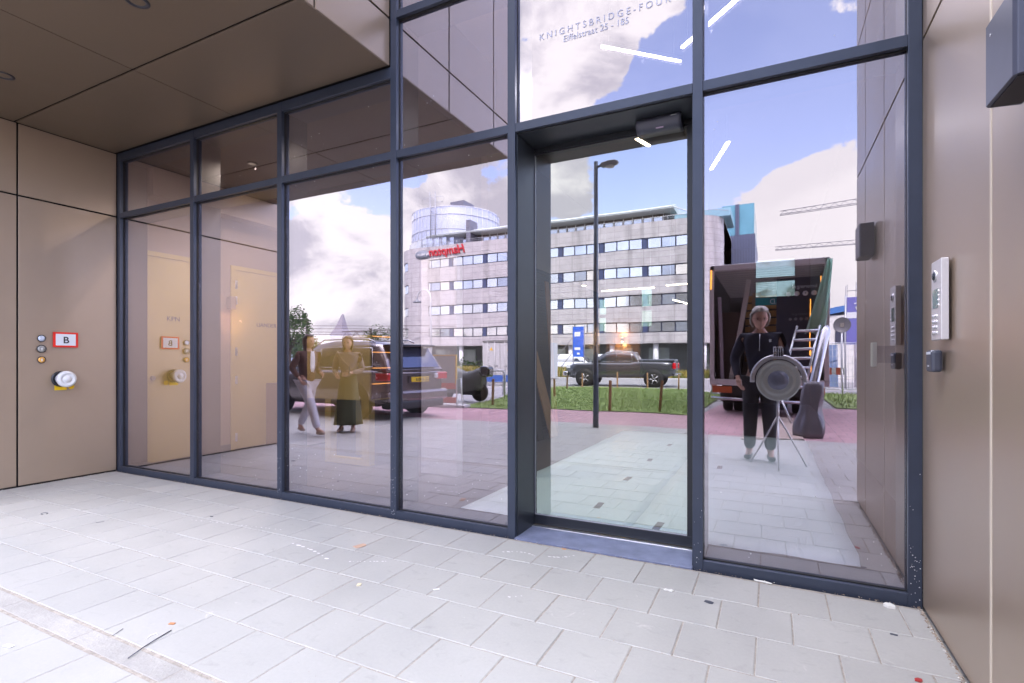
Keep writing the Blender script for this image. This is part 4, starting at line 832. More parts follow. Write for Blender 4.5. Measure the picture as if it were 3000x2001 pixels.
# --- grass
rn = random.Random(21); b = MB()
def inpoly(x, y, P_):
    c = False
    for i in range(len(P_)):
        x0, y0 = P_[i]; x1, y1 = P_[i-1]
        if (y0 > y) != (y1 > y) and x < (x1-x0)*(y-y0)/(y1-y0)+x0: c = not c
    return c
def blades(n, poly, x0, x1, y0, y1, h0, h1, ms):
    k = 0
    while k < n:
        x, y = rn.uniform(x0, x1), rn.uniform(y0, y1)
        if poly and not inpoly(x, y, poly): continue
        k += 1; q = rn.uniform(0, 6.28); h_ = rn.uniform(h0, h1); w = h_*.14; dx, dy = math.cos(q)*w, math.sin(q)*w
        b.add([(x-dx, y-dy, 0), (x+dx, y+dy, 0), (x+rn.uniform(-.4, .4)*h_, y+rn.uniform(-.4, .4)*h_, h_)], [(0, 1, 2)], rn.choice(ms))
blades(15000, LAWN, -9.6, -1.6, -20.3, -8.8, .03, .075, [0, 0, 1]); blades(2500, None, 1.7, 8, -20, -13.2, .05, .14, [0, 1])
tag(b.build('grass', [mat('grass_green', (.34, .42, .15), .7, 0, .2, 2, coords='World'), mat('grass_dark', (.19, .30, .06), .7)], fix=False), 'short green grass on the lawn beds', 'grass', kind='stuff')
b = MB(); blades(9000, None, -30, -8.5, -38.5, -35, .35, .85, [0, 0, 1, 2]); blades(1500, None, -8, -3, -38, -36, .3, .7, [0, 2])
tag(b.build('tall_grass', [mat('ochre', (.28, .22, .05), .8), mat('ochre2', (.34, .28, .12), .8), mat('olive_grass', (.12, .14, .03), .8)], fix=False), 'ochre ornamental grass bed beyond the road', 'tall grass', kind='stuff')
# --- trees and bushes
LEAF = [mat('leaf_a', (.055, .11, .03), .6, 0, .2, 1, coords='World'), mat('leaf_b', (.09, .16, .04), .6), mat('leaf_c', (.03, .06, .02), .7)]
def tree(name, x, y, h_, cr_, lab, n=1500, trunk=.3, leaf=.28, cat='tree', low=.25, seed=0, zs=.8):
    t = empty(name, (x, y, 0), lab, cat); r_ = random.Random(seed)
    b = MB().tube([(x, y, -.03), (x+.05*h_*.1, y, h_*.4), (x, y+.1, h_*.8)], [trunk*.5, trunk*.35, trunk*.12], 0, 7)
    cl = []
    for k in range(13):
        q = r_.uniform(0, 6.28); rr = cr_*math.sqrt(r_.uniform(.05, .8)); z = h_*(low+(1-low)*r_.uniform(.12, .93)); rr *= 1-.55*abs((z/h_-low)/(1-low)-.35)
        c = (x+rr*math.cos(q), y+rr*math.sin(q), z); cl.append((c, cr_*r_.uniform(.28, .5))); b.tube([(x, y, h_*r_.uniform(.25, .6)), c], [trunk*.2, trunk*.05], 0, 5)
    b.build('trunk', mat('bark', (.08, .06, .05), .9), t)
    b = MB()
    for k in range(n):
        c, rr = cl[r_.randrange(len(cl))]; d = Vector((r_.gauss(0, 1), r_.gauss(0, 1), r_.gauss(0, zs))).normalized()*rr*r_.uniform(.5, 1.1); p0 = Vector(c)+d
        u = Vector((r_.gauss(0, 1), r_.gauss(0, 1), r_.gauss(0, 1))).normalized()*leaf*r_.uniform(.6, 1.2); v_ = u.orthogonal().normalized()*leaf*.5
        b.add([p0-u*.5, p0+v_*.5, p0+u*.5, p0-v_*.5], [(0, 1, 2, 3)], r_.choice([0, 0, 1, 2]))
    b.build('crown', LEAF, t, fix=False)
tree('leafy_tree', -53.5, -42, 7.4, 3.4, 'dark green tree at the left edge above the car', 2600, .4, .4, seed=1)
tree('leafy_tree', -61, -47, 6.0, 3.2, 'second green tree left of the railway mast', 2000, .4, .4, seed=2)
tree('leafy_tree', -71, -60, 5.2, 3, 'round green tree right of the church spire', 1400, .4, .45, seed=3)
tree('leafy_tree', -52.8, -58, 6.4, 2.4, 'small tree against the curved hotel corner', 1400, .3, .38, seed=4)
for i, (x, y, h_, c_, lab) in enumerate([(-10.5, -66, 2.9, 2.2, 'green shrub under the hotel right of the columns'), (-6.3, -63.5, 3.0, 2.0, 'green shrub at the right end of the hotel ground floor'), (-2.2, -60, 3.4, 2.2, 'shrub beyond the right hotel corner'), (-27, -57.8, 1.9, 1.4, 'low shrub before the hotel columns'), (-20.4, -53, 1.7, 1.3, 'low shrub behind the parked vans')]):
    tree('shrub', x, y, h_, c_, lab, 700, .15, .24, 'shrub', .1, 10+i)
t = empty('hedge_row', (-33, -46, 0), 'low green hedge beyond the road at the left', 'hedge'); b = MB(); r_ = random.Random(33)
for k in range(5000):
    p0 = Vector((r_.uniform(-75, -27), -46+r_.gauss(0, .5), abs(r_.gauss(.5, .45)))); u = Vector((r_.gauss(0, 1), r_.gauss(0, 1), r_.gauss(0, 1))).normalized()*.3; v_ = u.orthogonal().normalized()*.2
    b.add([p0-u*.5, p0+v_*.5, p0+u*.5, p0-v_*.5], [(0, 1, 2, 3)], r_.choice([0, 1, 2]))
b.build('foliage', LEAF, t, fix=False)

# ================================================================== vehicles
CGL = mat('car_glass', (.03, .04, .05), .05, 0, 0, spec=.9); TYRE = mat('tyre', (.015, .015, .016), .8); CHR = mat('chrome', (.7, .7, .72), .15, 1, 0); PLAT = mat('plate_yellow', (.80, .55, .02), .4)
REDL = mat('tail_red', (.55, .01, .02), .15, coat=1); CLR = mat('lamp_clear', (.6, .62, .66), .1, coat=1)
def lerp(tab, x):
    if x <= tab[0][0]: return tab[0][1]
    for (a, b_), (c, d) in zip(tab, tab[1:]):
        if x <= c: return b_+(d-b_)*(x-a)/(c-a)
    return tab[-1][1]
def wheel(t, x, y, r, w=.24, side=1, rimc=STEEL):
    o = MB().lathe((x, y-w/2, r), [(r*.62, 0), (r*.9, 0), (r, .04), (r, w-.04), (r*.9, w), (r*.62, w)], 'y', 0, 28).build('wheel', TYRE, t, world=False)
    b = MB().lathe((x, y+side*(w/2-.03), r), [(0, 0), (r*.12, .012*side), (r*.14, 0), (r*.6, -.03*side), (r*.64, .02*side), (r*.6, .025*side)], 'y', 0, 28)
    for k in range(5): q = k*1.2566; b.tube([(x+r*.1*math.cos(q), y+side*(w/2-.015), r+r*.1*math.sin(q)), (x+r*.6*math.cos(q), y+side*(w/2-.015), r+r*.6*math.sin(q))], r*.075, 0, 6)
    b.build('rim', rimc, o, world=False)
def car(name, loc, rz, paint, bot, belt, roof, W_, gh, wheels, lab, cat, sidewin, trim=True, group=None):
    """bot/belt/roof: (x, z) tables along the length; gh: (x0,x1) greenhouse span at the belt"""
    t = empty(name, loc, lab, cat, group, rz)
    xs = sorted(set([p[0] for p in bot+belt])); x0, x1 = xs[0], xs[-1]; xs = [x0+(x1-x0)*k/26 for k in range(27)]
    wtab = [(x0, W_*.40), (x0+.12, W_*.46), (x0+.5, W_*.5), (x1-.7, W_*.5), (x1-.2, W_*.44), (x1, W_*.34)]
    secs = []
    for x in xs:
        w = lerp(wtab, x); zb = lerp(bot, x); zt = lerp(belt, x); h_ = zt-zb
        secs.append([(x, -w*.93, zb), (x, -w*.99, zb+h_*.22), (x, -w, zb+h_*.55), (x, -w*.97, zb+h_*.86), (x, -w*.90, zt), (x, w*.90, zt), (x, w*.97, zb+h_*.86), (x, w, zb+h_*.55), (x, w*.99, zb+h_*.22), (x, w*.93, zb)])
    MB().loft(secs).build('body', paint, t, world=False)
    rx = [p[0] for p in roof]; secs = []
    for k in range(19):
        x = rx[0]+(rx[-1]-rx[0])*k/18; zt = lerp(roof, x); zb = lerp(belt, x)-.02; w = W_*.45; wr_ = w-(zt-zb)*.30
        zt = max(zt, zb+.01); secs.append([(x, -w, zb), (x, -(wr_+.03), zt-.05 if zt-zb > .1 else zt), (x, -wr_+.06, zt), (x, wr_-.06, zt), (x, wr_+.03, zt-.05 if zt-zb > .1 else zt), (x, w, zb)])
    MB().loft(secs).build('roof', paint, t, world=False)
    def yat(x, z, o=.008):
        zb = lerp(belt, x)-.02; return W_*.45-(z-zb)*.30+o
    for poly in sidewin:
        for s_ in (-1, 1):
            vs = [(x, s_*yat(x, z), z) for x, z in poly]; vi = [(x, s_*(yat(x, z)-.02), z) for x, z in poly]; n = len(poly)
            MB().add(vs+vi, [tuple(range(n)), tuple(range(2*n-1, n-1, -1))]+[(i, (i+1) % n, n+(i+1) % n, n+i) for i in range(n)]).build('side_window', CGL, t, world=False)
            if trim: MB().tube([(x, s_*yat(x, z, .012), z) for x, z in poly]+[(poly[0][0], s_*yat(*poly[0], .012), poly[0][1])], .009, 0, 5).build('window_trim', CHR, t, world=False)
    for x, r in wheels:
        for s_ in (-1, 1):
            MB().lathe((x, s_*(W_/2-.02)-.02, r+.02), [(0, 0), (r*1.16, 0), (r*1.16, .04), (0, .04)], 'y', 0, 26).build('wheel_arch', RUBBER, t, world=False)
            wheel(t, x, s_*(W_/2-.10), r, .24, s_)
    return t
def screen(t, name, pts, m, th=.01):
    n = len(pts); p = [Vector(q) for q in pts]; nn = (p[1]-p[0]).cross(p[2]-p[0]).normalized()*th
    MB().add(p+[q+nn for q in p], [tuple(range(n)), tuple(range(2*n-1, n-1, -1))]+[(i, (i+1) % n, n+(i+1) % n, n+i) for i in range(n)]).build(name, m, t, world=False)
TAUPE = mat('metallic_taupe', (.19, .155, .165), .25, .6, .03, coat=1)
t = car('estate_suv', (-9.54, -6.42, -.01), 188, TAUPE,
        [(-2.43, .45), (-2.1, .30), (2.1, .28), (2.43, .40)], [(-2.43, 1.02), (-2.3, 1.10), (0, 1.10), (1.0, 1.06), (1.9, .98), (2.43, .72)],
        [(-2.36, 1.10), (-2.05, 1.62), (-1.5, 1.74), (-.3, 1.77), (.3, 1.70), (1.28, 1.08)], 1.93, None, [(-1.46, .37), (1.47, .37)],
        'dark taupe estate car with roof rails and yellow rear plate parked behind the two women', 'car',
        [[(-1.92, 1.16), (-1.02, 1.14), (-1.02, 1.60), (-1.75, 1.58)], [(-.96, 1.14), (.02, 1.13), (.02, 1.60), (-.96, 1.62)], [(.08, 1.13), (1.02, 1.12), (.30, 1.56), (.08, 1.60)]])
screen(t, 'rear_window', [(-2.40, -.70, 1.14), (-2.40, .70, 1.14), (-2.13, .60, 1.57), (-2.13, -.60, 1.57)], mat('rear_glass', (.10, .12, .2), .04, .5, 0), -.02)
screen(t, 'windscreen', [(1.36, -.72, 1.09), (1.36, .72, 1.09), (.42, .60, 1.67), (.42, -.60, 1.67)], CGL, .02)
MB().box((-2.38, -.62, 1.60), (-1.95, .62, 1.66), 0, .02).build('roof_spoiler', mat('gloss_black', (.015, .015, .018), .1, coat=1), t, world=False)
for s_ in (-1, 1):
    MB().tube([(-1.7, s_*.60, 1.72), (-1.5, s_*.62, 1.79), (.1, s_*.62, 1.80), (.4, s_*.60, 1.70)], .018, 0, 6).build('roof_rail', CHR, t, world=False)
    MB().box((-2.465, s_*.60, .86), (-2.08, s_*.945, 1.03), 0, .03).build('tail_light', REDL, t, world=False)
    MB().box((-2.47, s_*.50, .89), (-2.30, s_*.62, 1.0), 0, .02).build('reverse_light', CLR, t, world=False)
    MB().box((.78, s_*.96, 1.05), (.98, s_*1.12, 1.20), 0, .03).build('wing_mirror', TAUPE, t, world=False)
    MB().box((2.2, s_*.5, .70), (2.42, s_*.82, .82), 0, .03).build('headlight', CLR, t, world=False)
MB().box((-2.50, -.95, .40), (-2.2, .95, .64), 0, .06).build('rear_bumper', TAUPE, t, world=False); MB().box((-2.49, -.80, .24), (-2.1, .80, .42), 0, .04).build('bumper_skirt', BLACKP, t, world=False)
MB().box((-2.50, -.30, .80), (-2.42, .30, .97), 0, .01).build('plate_recess', TAUPE, t, world=False)
MB().box((-2.512, -.26, .825), (-2.50, .26, .935), 0, .002).build('number_plate', PLAT, t, world=False); MB().box((-2.507, -.31, .955), (-2.45, .31, .975)).build('chrome_strip', CHR, t, world=False)
def localtext(nm, s_, size, m, t, loc, rot, **k):
    o = text(nm, s_, size, m, t, (0, 0, 0), rot, **k); o.location = loc; return o
localtext('plate_text', 'SZ-XHS-3', .095, INK, t, (-2.514, .245, .845), (R(90), 0, R(-90)), extrude=.001, bold=.003, sx=.95)
# grey pickup
DGRY = mat('metallic_charcoal', (.09, .095, .115), .25, .6, .03, coat=1)
t = car('pickup_truck', (-6.9, -22.4, -.02), 176, DGRY,
        [(-2.75, .62), (-2.4, .50), (2.4, .42), (2.75, .55)], [(-2.75, 1.27), (-.9, 1.29), (-.8, 1.22), (1.0, 1.22), (2.2, 1.18), (2.75, .95)],
        [(-.98, 1.28), (-.72, 1.76), (.1, 1.84), (.6, 1.76), (1.35, 1.22)], 1.95, None, [(-1.75, .41), (1.70, .41)],
        'charcoal pickup parked behind the lawn with wooden stakes in front', 'pickup',
        [[(-.70, 1.28), (.05, 1.27), (.05, 1.70), (-.60, 1.70)], [(.11, 1.27), (1.05, 1.26), (.50, 1.66), (.11, 1.71)]])
screen(t, 'windscreen', [(1.40, -.72, 1.23), (1.40, .72, 1.23), (.68, .60, 1.72), (.68, -.60, 1.72)], CGL, .02)
MB().box((-2.72, -.90, 1.27), (-1.02, .90, 1.38), 0, .03).build('bed_cover', mat('bed_cover', (.10, .11, .15), .3, .2), t, world=False)
for s_ in (-1, 1):
    MB().box((-2.79, s_*.80, .92), (-2.62, s_*.965, 1.2), 0, .02).build('tail_light', REDL, t, world=False); MB().box((2.5, s_*.62, .90), (2.70, s_*.88, 1.02), 0, .03).build('headlight', CLR, t, world=False)
    MB().box((.85, s_*.97, 1.18), (1.0, s_*1.15, 1.36), 0, .03).build('wing_mirror', BLACKP, t, world=False)
MB().box((2.6, -.95, .52), (2.86, .95, .74), 0, .05).build('front_bumper', CHR, t, world=False); MB().box((2.66, -.55, .76), (2.78, .55, 1.04), 0, .02).build('grille', BLACKP, t, world=False); MB().box((-2.88, -.93, .56), (-2.7, .93, .68), 0, .03).build('rear_bumper', CHR, t, world=False)
# white vans in front of the hotel
VWH = mat('van_white', (.72, .74, .78), .3, 0, .02, coat=.6)
def van(x, y, lab):
    t = car('white_van', (x, y, -.02), 2, VWH, [(-2.5, .42), (2.3, .36), (2.5, .45)], [(-2.5, 1.15), (1.4, 1.13), (2.1, 1.02), (2.5, .8)],
        [(-2.45, 1.9), (-2.2, 1.96), (.9, 1.96), (1.2, 1.86), (2.05, 1.04)], 1.92, None, [(-1.6, .33), (1.55, .33)], lab, 'van', [[(.55, 1.2), (1.6, 1.16), (1.05, 1.72), (.6, 1.74)]], False, 'white vans parked before the hotel')
    screen(t, 'windscreen', [(2.08, -.70, 1.08), (2.08, .70, 1.08), (1.22, .60, 1.84), (1.22, -.60, 1.84)], CGL, .02)
    return t
van(-18.4, -46.6, 'white van left of the lamp post in front of the hotel'); van(-13.1, -46.2, 'white van partly hidden behind the pickup roof'); van(-25.2, -47.5, 'white van farthest left behind the tall grass')
# covered motorbike
t = empty('covered_motorbike', (-8.75, -10.9, -.01), 'motorbike under a dark cover with black top box and rear wheel showing', 'motorbike', rz=0)
CV = mat('bike_cover', (.13, .135, .13), .55, 0, .12, 4, .3, 12)
secs = []
for x, w, z0, z1 in ((-1.02, .10, .42, .78), (-.85, .22, .30, .98), (-.6, .36, .24, 1.12), (-.35, .33, .24, 1.02), (-.1, .27, .24, .93), (.15, .28, .26, .96), (.35, .27, .30, 1.03), (.52, .22, .34, 1.08), (.6, .16, .42, 1.05)):
    secs.append([(x+.02*math.sin(k*2.3), w*math.cos(q)*(1+.07*math.sin(5*q+x*9)), (z0+z1)/2+(z1-z0)/2*math.sin(q)*(1 if math.sin(q) > 0 else 1+.06*math.sin(7*q))) for k in range(20) for q in [2*math.pi*k/20]])
MB().loft(secs).build('cover', CV, t, world=False)
MB().box((.50, -.20, .78), (.86, .20, 1.12), 0, .08).build('top_box', mat('gloss_black', (.015, .015, .018)), t, world=False)
wheel(t, .42, 0, .30, .14, 1, BLACKP); wheel(t, -.85, 0, .30, .12, 1, BLACKP)
MB().box((-.2, -.14, .2), (.35, .14, .45), 0, .04).tube([(.42, .1, .3), (0, .14, .33)], .03).build('engine', BLACKP, t, world=False)
# striped barrier board
t = empty('barrier_board', (-8.2, -8.75, -.01), 'grey barrier board with yellow edge and red bands on a steel foot', 'barrier'); GB = mat('barrier_back', (.38, .40, .36), .6)
MB().box((-.38, -.02, .62), (.34, .01, 1.42)).build('board', GB, t, world=False)
b = MB(); b.box((-.40, -.03, 1.42), (.38, .02, 1.46)).box((.34, -.03, .62), (.38, .02, 1.42)); b.build('edge_strip', mat('barrier_yellow', (.75, .48, .03), .5), t, world=False)
MB().box((-.38, -.03, .50), (.34, .02, .66)).box((-.34, -.03, .12), (.34, .02, .28)).build('red_band', mat('band_red', (.62, .12, .06), .5), t, world=False)
MB().tube([(-.36, 0, .02), (-.36, 0, 1.4)], .018).tube([(.38, 0, .02), (.38, 0, .75), (.52, 0, .80), (.56, 0, .02)], .018).build('frame', STEEL, t, world=False); MB().box((-.6, -.2, 0), (.7, .15, .08), 0, .02).build('foot', mat('foot_grey', (.55, .54, .54), .8), t, world=False)
# container
t = empty('shipping_container', (-15.1, -25.2, -.02), 'pale grey steel container with double doors and yellow warning triangles', 'container'); CG = mat('container_grey', (.52, .52, .54), .5, 0, .08, 1.5, streak=True)
MB().box((-1.22, -6, .15), (1.22, -.03, 2.59)).build('body', CG, t, world=False)
for s_ in (-1, 1):
    MB().box((s_*.02, -.03, .28), (s_*1.14, .02, 2.42), 0, .01).build('door', CG, t, world=False); b = MB()
    for x in (.35, .85): b.tube([(s_*x, .05, .2), (s_*x, .05, 2.5)], .022, 0, 6).box((s_*x-.05, .02, 1.0), (s_*x+.2, .07, 1.06))
    b.build('locking_bar', mat('lock_grey', (.6, .6, .62), .4, .3), t, world=False)
    MB().prism([(s_*.6-.12, 1.95), (s_*.6+.12, 1.95), (s_*.6, 2.16)], .021, .026, 'xz').build('warning_triangle', mat('warn', (.8, .5, .03), .5), t, world=False)
    MB().box((s_*1.14, -.05, .15), (s_*1.22, .05, 2.59)).build('corner_post', CG, t, world=False)
MB().box((-1.22, -.04, 2.46), (1.22, .05, 2.59)).box((-1.22, -.04, .15), (1.22, .05, .26)).build('header', mat('header_dark', (.2, .2, .2), .6), t, world=False); MB().box((-1.3, .3, 0), (2.6, .34, .42)).build('blue_skirt', mat('blue_base', (.05, .12, .4), .5), t, world=False)
# bicycle hoops
for i, (x, y, lab) in enumerate([(-8.35, -11.9, 'steel bicycle hoop nearest the lawn'), (-8.9, -13.0, 'middle steel bicycle hoop by the motorbike'), (-9.6, -14.2, 'farthest steel bicycle hoop by the container')]):
    b = MB(); b.T = Matrix.Translation((x, y, 0)); b.tube([(-.42, 0, -.02), (-.42, 0, .84), (-.38, 0, .92), (-.3, 0, .95), (.3, 0, .95), (.38, 0, .92), (.42, 0, .84), (.42, 0, -.02)], .024, 0, 8).tube([(-.42, 0, .45), (.42, 0, .45)], .018, 0, 6)
    tag(b.build('bicycle_hoop', mat('hoop_white', (.62, .61, .62), .35, .3)), lab, 'bike stand', 'steel bicycle hoops')
# blue site banner and its sign stand
t = empty('site_banner', (-15.9, -41.6, 0), 'tall blue banner with white panels left of the lamp post', 'banner')
MB().box((-16.45, -41.62, 1.65), (-15.45, -41.56, 4.4)).build('cloth', mat('banner_blue', (.02, .12, .62), .5, 0, .15), t)
MB().box((-16.3, -41.55, 3.55), (-15.75, -41.54, 3.95)).box((-16.3, -41.55, 2.3), (-15.75, -41.54, 2.55)).box((-16.05, -41.55, 1.85), (-15.8, -41.54, 2.05)).build('white_panel', WHT, t)
MB().tube([(-16.5, -41.7, -.03), (-16.5, -41.7, 4.5)], .05).tube([(-15.4, -41.7, -.03), (-15.4, -41.7, 4.5)], .05).tube([(-16.2, -41.7, 3.9), (-19.2, -41.9, .3)], .035).tube([(-15.9, -41.7, 2.9), (-18.0, -41.9, .3)], .035).build('frame', mat('frame_grey', (.2, .2, .24), .5), t)

# --- lorry with open rear
t = empty('box_lorry', (-.08, -13, 0), 'dark box lorry with open rear full of boards standing behind the photographer', 'lorry')
LG2 = mat('lorry_frame', (.60, .56, .60), .4, .3, .06); LD = mat('lorry_inner', (.045, .042, .05), .6, 0, .2, 3, streak=True); LY = -9.85
b = MB(); b.box((-1.32, LY-.12, .80), (-1.22, LY, 3.55), 0, .01).box((1.06, LY-.12, .80), (1.16, LY, 3.55), 0, .01).box((-1.32, LY-.12, 3.42), (1.16, LY, 3.56), 0, .02).box((-1.32, LY-.12, .70), (1.16, LY, .84), 0, .01); b.build('rear_frame', LG2, t)
MB().box((-1.30, LY-6.2, .8), (-1.27, LY-.12, 3.5)).box((1.11, LY-6.2, .8), (1.14, LY-.12, 3.5)).box((-1.27, LY-6.2, .80), (1.11, LY-.12, .84)).box((-1.27, LY-6.2, .84), (1.11, LY-6.15, 3.5)).build('box_wall', LD, t)
b = MB()
for k in range(16): b.box((-1.25, LY-.38-k*.36, 3.43), (1.10, LY-.30-k*.36, 3.495))
TRL = mat('translucent_roof', (.85, .84, .82), .6, 0, .04); _t = TRL.node_tree; _o = [x for x in _t.nodes if x.type == 'OUTPUT_MATERIAL'][0]; _tb = _t.nodes.new('ShaderNodeBsdfTranslucent'); _tb.inputs[0].default_value = (.9, .88, .86, 1); _mx = _t.nodes.new('ShaderNodeMixShader'); _mx.inputs[0].default_value = .6; _t.links.new(_t.nodes['Principled BSDF'].outputs[0], _mx.inputs[1]); _t.links.new(_tb.outputs[0], _mx.inputs[2]); _t.links.new(_mx.outputs[0], _o.inputs[0])
b.build('roof_slat', mat('slat_dark', (.25, .22, .22), .5, emit=None), t)
b = MB()
for k in range(9): b.box((-.62, LY-1.9, 1.25+k*.20), (.15, LY-1.75, 1.25+k*.20+.15))
b.build('timber_stack', mat('timber_orange', (.50, .27, .10), .7, 0, .15, 6), t)
b = MB(); b.T = Matrix.Translation((-.86, LY-.5, .84)) @ Matrix.Rotation(R(9), 4, 'Y'); b.box((-.05, 0, 0), (.05, .25, 2.4)); b.build('leaning_post', mat('pale_board', (.42, .38, .38), .6), t)
b = MB(); b.T = Matrix.Translation((-1.05, LY-.4, .84)) @ Matrix.Rotation(R(-2), 4, 'Y'); b.box((-.035, 0, 0), (.035, .2, 2.0)); b.build('leaning_post', mat('lilac_board', (.34, .29, .36), .6), t)
_r = random.Random(4)
for k in range(9):
    xx = [-1.18, -1.0, -.78, -.62, -.45, -.3, .98, .86, .72][k]; b = MB(); b.T = Matrix.Translation((xx, LY-.7-_r.random()*1.6, .84)) @ Matrix.Rotation(R(_r.uniform(-7, 9)), 4, 'Y') @ Matrix.Rotation(R(_r.uniform(-10, 4)), 4, 'X'); w_ = _r.uniform(.03, .11)
    b.box((-w_, 0, 0), (w_, .04, _r.uniform(1.2, 2.3))); b.build('leaning_board', mat('cargo_board%d' % (k % 4), [(.30, .20, .13), (.22, .19, .24), (.14, .09, .07), (.38, .34, .34)][k % 4], .6, 0, .15, 6), t)
MB().box((-1.2, LY-1.2, .84), (-.7, LY-.6, 2.5), 0, .02).build('stacked_frames', mat('dark_wood', (.07, .04, .035), .5), t)
MB().box((.12, LY-.42, .84), (.98, LY-.38, 3.2)).build('poster_panel', mat('poster_navy', (.018, .02, .045), .35, 0, .1), t)
MB().box((-.35, LY-.5, 2.62), (.62, LY-.46, 2.80)).build('teal_band', mat('teal', (.01, .26, .30), .5), t)
MB().box((-1.30, LY-6.2, 3.5), (1.14, LY-.12, 3.508)).build('box_roof', TRL, t)
text('poster_text', 'WORLD', .17, WHT, t, (.60, LY-.455, 2.645), (R(90), 0, R(180)), .002)
text('poster_text', 'betereng.nl', .11, WHT, t, (.94, LY-.375, 2.96), (R(90), 0, R(180)), .002)
b = MB()
for k in range(4): b.lathe((.88-k*.17, LY-.38, 2.84), [(0, .004), (.055, .004), (.055, .0)], 'y', 0, 18)
b.build('round_symbol', WHT, t)
for k, c in enumerate('f'): text('symbol_letter', c, .08, INK, t, (.725, LY-.374, 2.815), (R(90), 0, R(180)), .001)
text('poster_text', 'betereng.nl', .075, mat('faint', (.16, .17, .2), .5), t, (.78, LY-.375, 2.35), (R(90), 0, R(180)), .002)
b = MB()
for k in range(4): b.lathe((.74-k*.11, LY-.38, 2.26), [(.0, .004), (.035, .004), (.035, .0)], 'y', 0, 14)
b.build('round_symbol', mat('faint', (.16, .17, .2)), t)
AMB = mat('amber_tube', (1, .5, .12), .5, 0, 0, emit=(1, .40, .06), es=1.6)
for x, z0, z1 in ((1.00, 1.9, 3.2), (.80, 1.4, 2.7), (.82, 1.0, 1.6)): MB().box((x, LY-.36, z0), (x+.018, LY-.34, z1)).build('light_strip', AMB, t)
MB().box((-1.30, LY, 3.0), (-1.27, LY+.02, 3.45)).build('light_strip', AMB, t)
for s_, x in ((-1, -1.05), (1, .85)):
    MB().box((x-.22, LY-.08, .52), (x+.22, LY-.02, .68), 0, .01).build('tail_light', mat('tail_orange', (.6, .12, .03), .3), t)
b = MB().tube([(-1.28, LY+.1, .40), (.62, LY+.1, .36)], .038, 0, 10).tube([(-.25, LY+.1, .38), (-.25, LY-.3, .6)], .03); b.build('underrun_bar', mat('bar_steel', (.5, .5, .55), .2, .9), t)
for x in (-.88, .72):
    for dx in (-.13, .13):
        o = MB().lathe((x+dx-.11, LY-1.3, .42), [(.2, 0), (.38, 0), (.42, .03), (.42, .19), (.38, .22), (.2, .22)], 'x', 0, 26).build('wheel', TYRE, t)
    MB().cyl((x-.3, LY-1.3, .42), .2, .6, 'x').build('rim', BLACKP, t)
MB().box((-.9, LY-6, .45), (.75, LY-.3, .79)).build('chassis', BLACKP, t); MB().box((-.35, LY-.35, .15), (.35, LY-.25, .55)).build('rear_step', BLACKP, t)
MB().box((-1.25, LY-8.3, .5), (1.1, LY-6.4, 2.6), 0, .12).build('cab', mat('cab_white', (.6, .6, .62), .3), t)
MB().box((-1.2, LY-.11, .9), (-1.19, LY-.1, 1)).build('hinge', STEEL, t)
# hanging pale green sheet at the lorry's right edge
t = empty('hanging_sheet', (1.05, LY+.16, 1.6), 'pale green plastic sheet hanging from the right edge of the lorry', 'plastic sheet')
b = MB(); secs = []
for k in range(13):
    u = k/12; xl = 1.10-.42*u; xr = 1.19-.12*u; z = 3.5-1.62*u
    secs.append([(xl+(xr-xl)*j/7, LY+.12+.05*math.sin(j*1.9+u*3)+.02*math.sin(9*u+j), z+.05*math.sin(j)*u) for j in range(8)])
vs = [p for q in secs for p in q]; b.add(vs, [(i*8+j, i*8+j+1, i*8+j+9, i*8+j+8) for i in range(12) for j in range(7)], 0, True)
TRS = TRL.copy(); TRS.node_tree.nodes['Translucent BSDF'].inputs[0].default_value = (.62, .85, .76, 1); _v = [x for x in TRS.node_tree.nodes if x.type == 'VECT_MATH'][0]; _v.inputs[0].default_value = (.62, .82, .74)
o = b.build('sheet', TRS, t, fix=False); m_ = o.modifiers.new('thickness', 'SOLIDIFY'); m_.thickness = .006
# ladder, tube and wrapped bundle
t = empty('leaning_ladder', (.7, LY+.5, 0), 'silver ladder tilted against the right side of the lorry opening', 'ladder')
b = MB()
for dx in (0, .38): b.tube([(.16+dx*1.2, -8.9, .60), (.52+dx*1.1, -9.45, 2.05)], .026, 0, 8)
for k in range(7): u = .08+k*.14; b.tube([(.16+.36*u, -8.9-.55*u, .60+1.45*u), (.16+.456+.32*u, -8.9-.55*u, .61+1.45*u)], .034, 0, 8)
b.build('rails_and_rungs', ALU, t)
MB().tube([(.38, -8.5, .02), (.16, -8.9, .62)], .02).tube([(.8, -8.5, .02), (.616, -8.9, .62)], .02).build('foot', ALU, t)
t = empty('steel_column', (.8, -8.6, 0), 'thick leaning silver tube beside the ladder', 'tube'); MB().tube([(.60, -7.6, .0), (.66, -7.7, .55), (.98, -8.6, 1.85), (1.0, -8.65, 1.98)], [.05, .085, .095, .05], 0, 14).build('tube', mat('satin_tube', (.55, .55, .60), .22, .9, .05), t)
t = empty('wrapped_bundle', (.56, -6.6, 0), 'grey plastic wrapped bundle standing on the paving by the ladder', 'bundle'); b = MB(); secs = []
for k in range(12):
    u = k/11; r_ = .20*(1-.25*u)*(1+.12*math.sin(u*9)); secs.append([(.56+.10*u+r_*math.cos(q)*(1+.16*math.sin(4*q+u*5)), -6.6-.2*u+r_*.7*math.sin(q)*(1+.14*math.sin(5*q-u*4)), u*.92) for q in [2*math.pi*j/22 for j in range(22)]])
b.loft(secs); b.build('wrapping', mat('wrap_grey', (.16, .15, .18), .28, .3, .15, 6), t)
t = empty('paving_boards', (0, -7.8, 0), 'two beige boards laid on the paving behind the lorry', 'boards'); BB = mat('beige_board', (.46, .36, .32), .8, 0, .06)
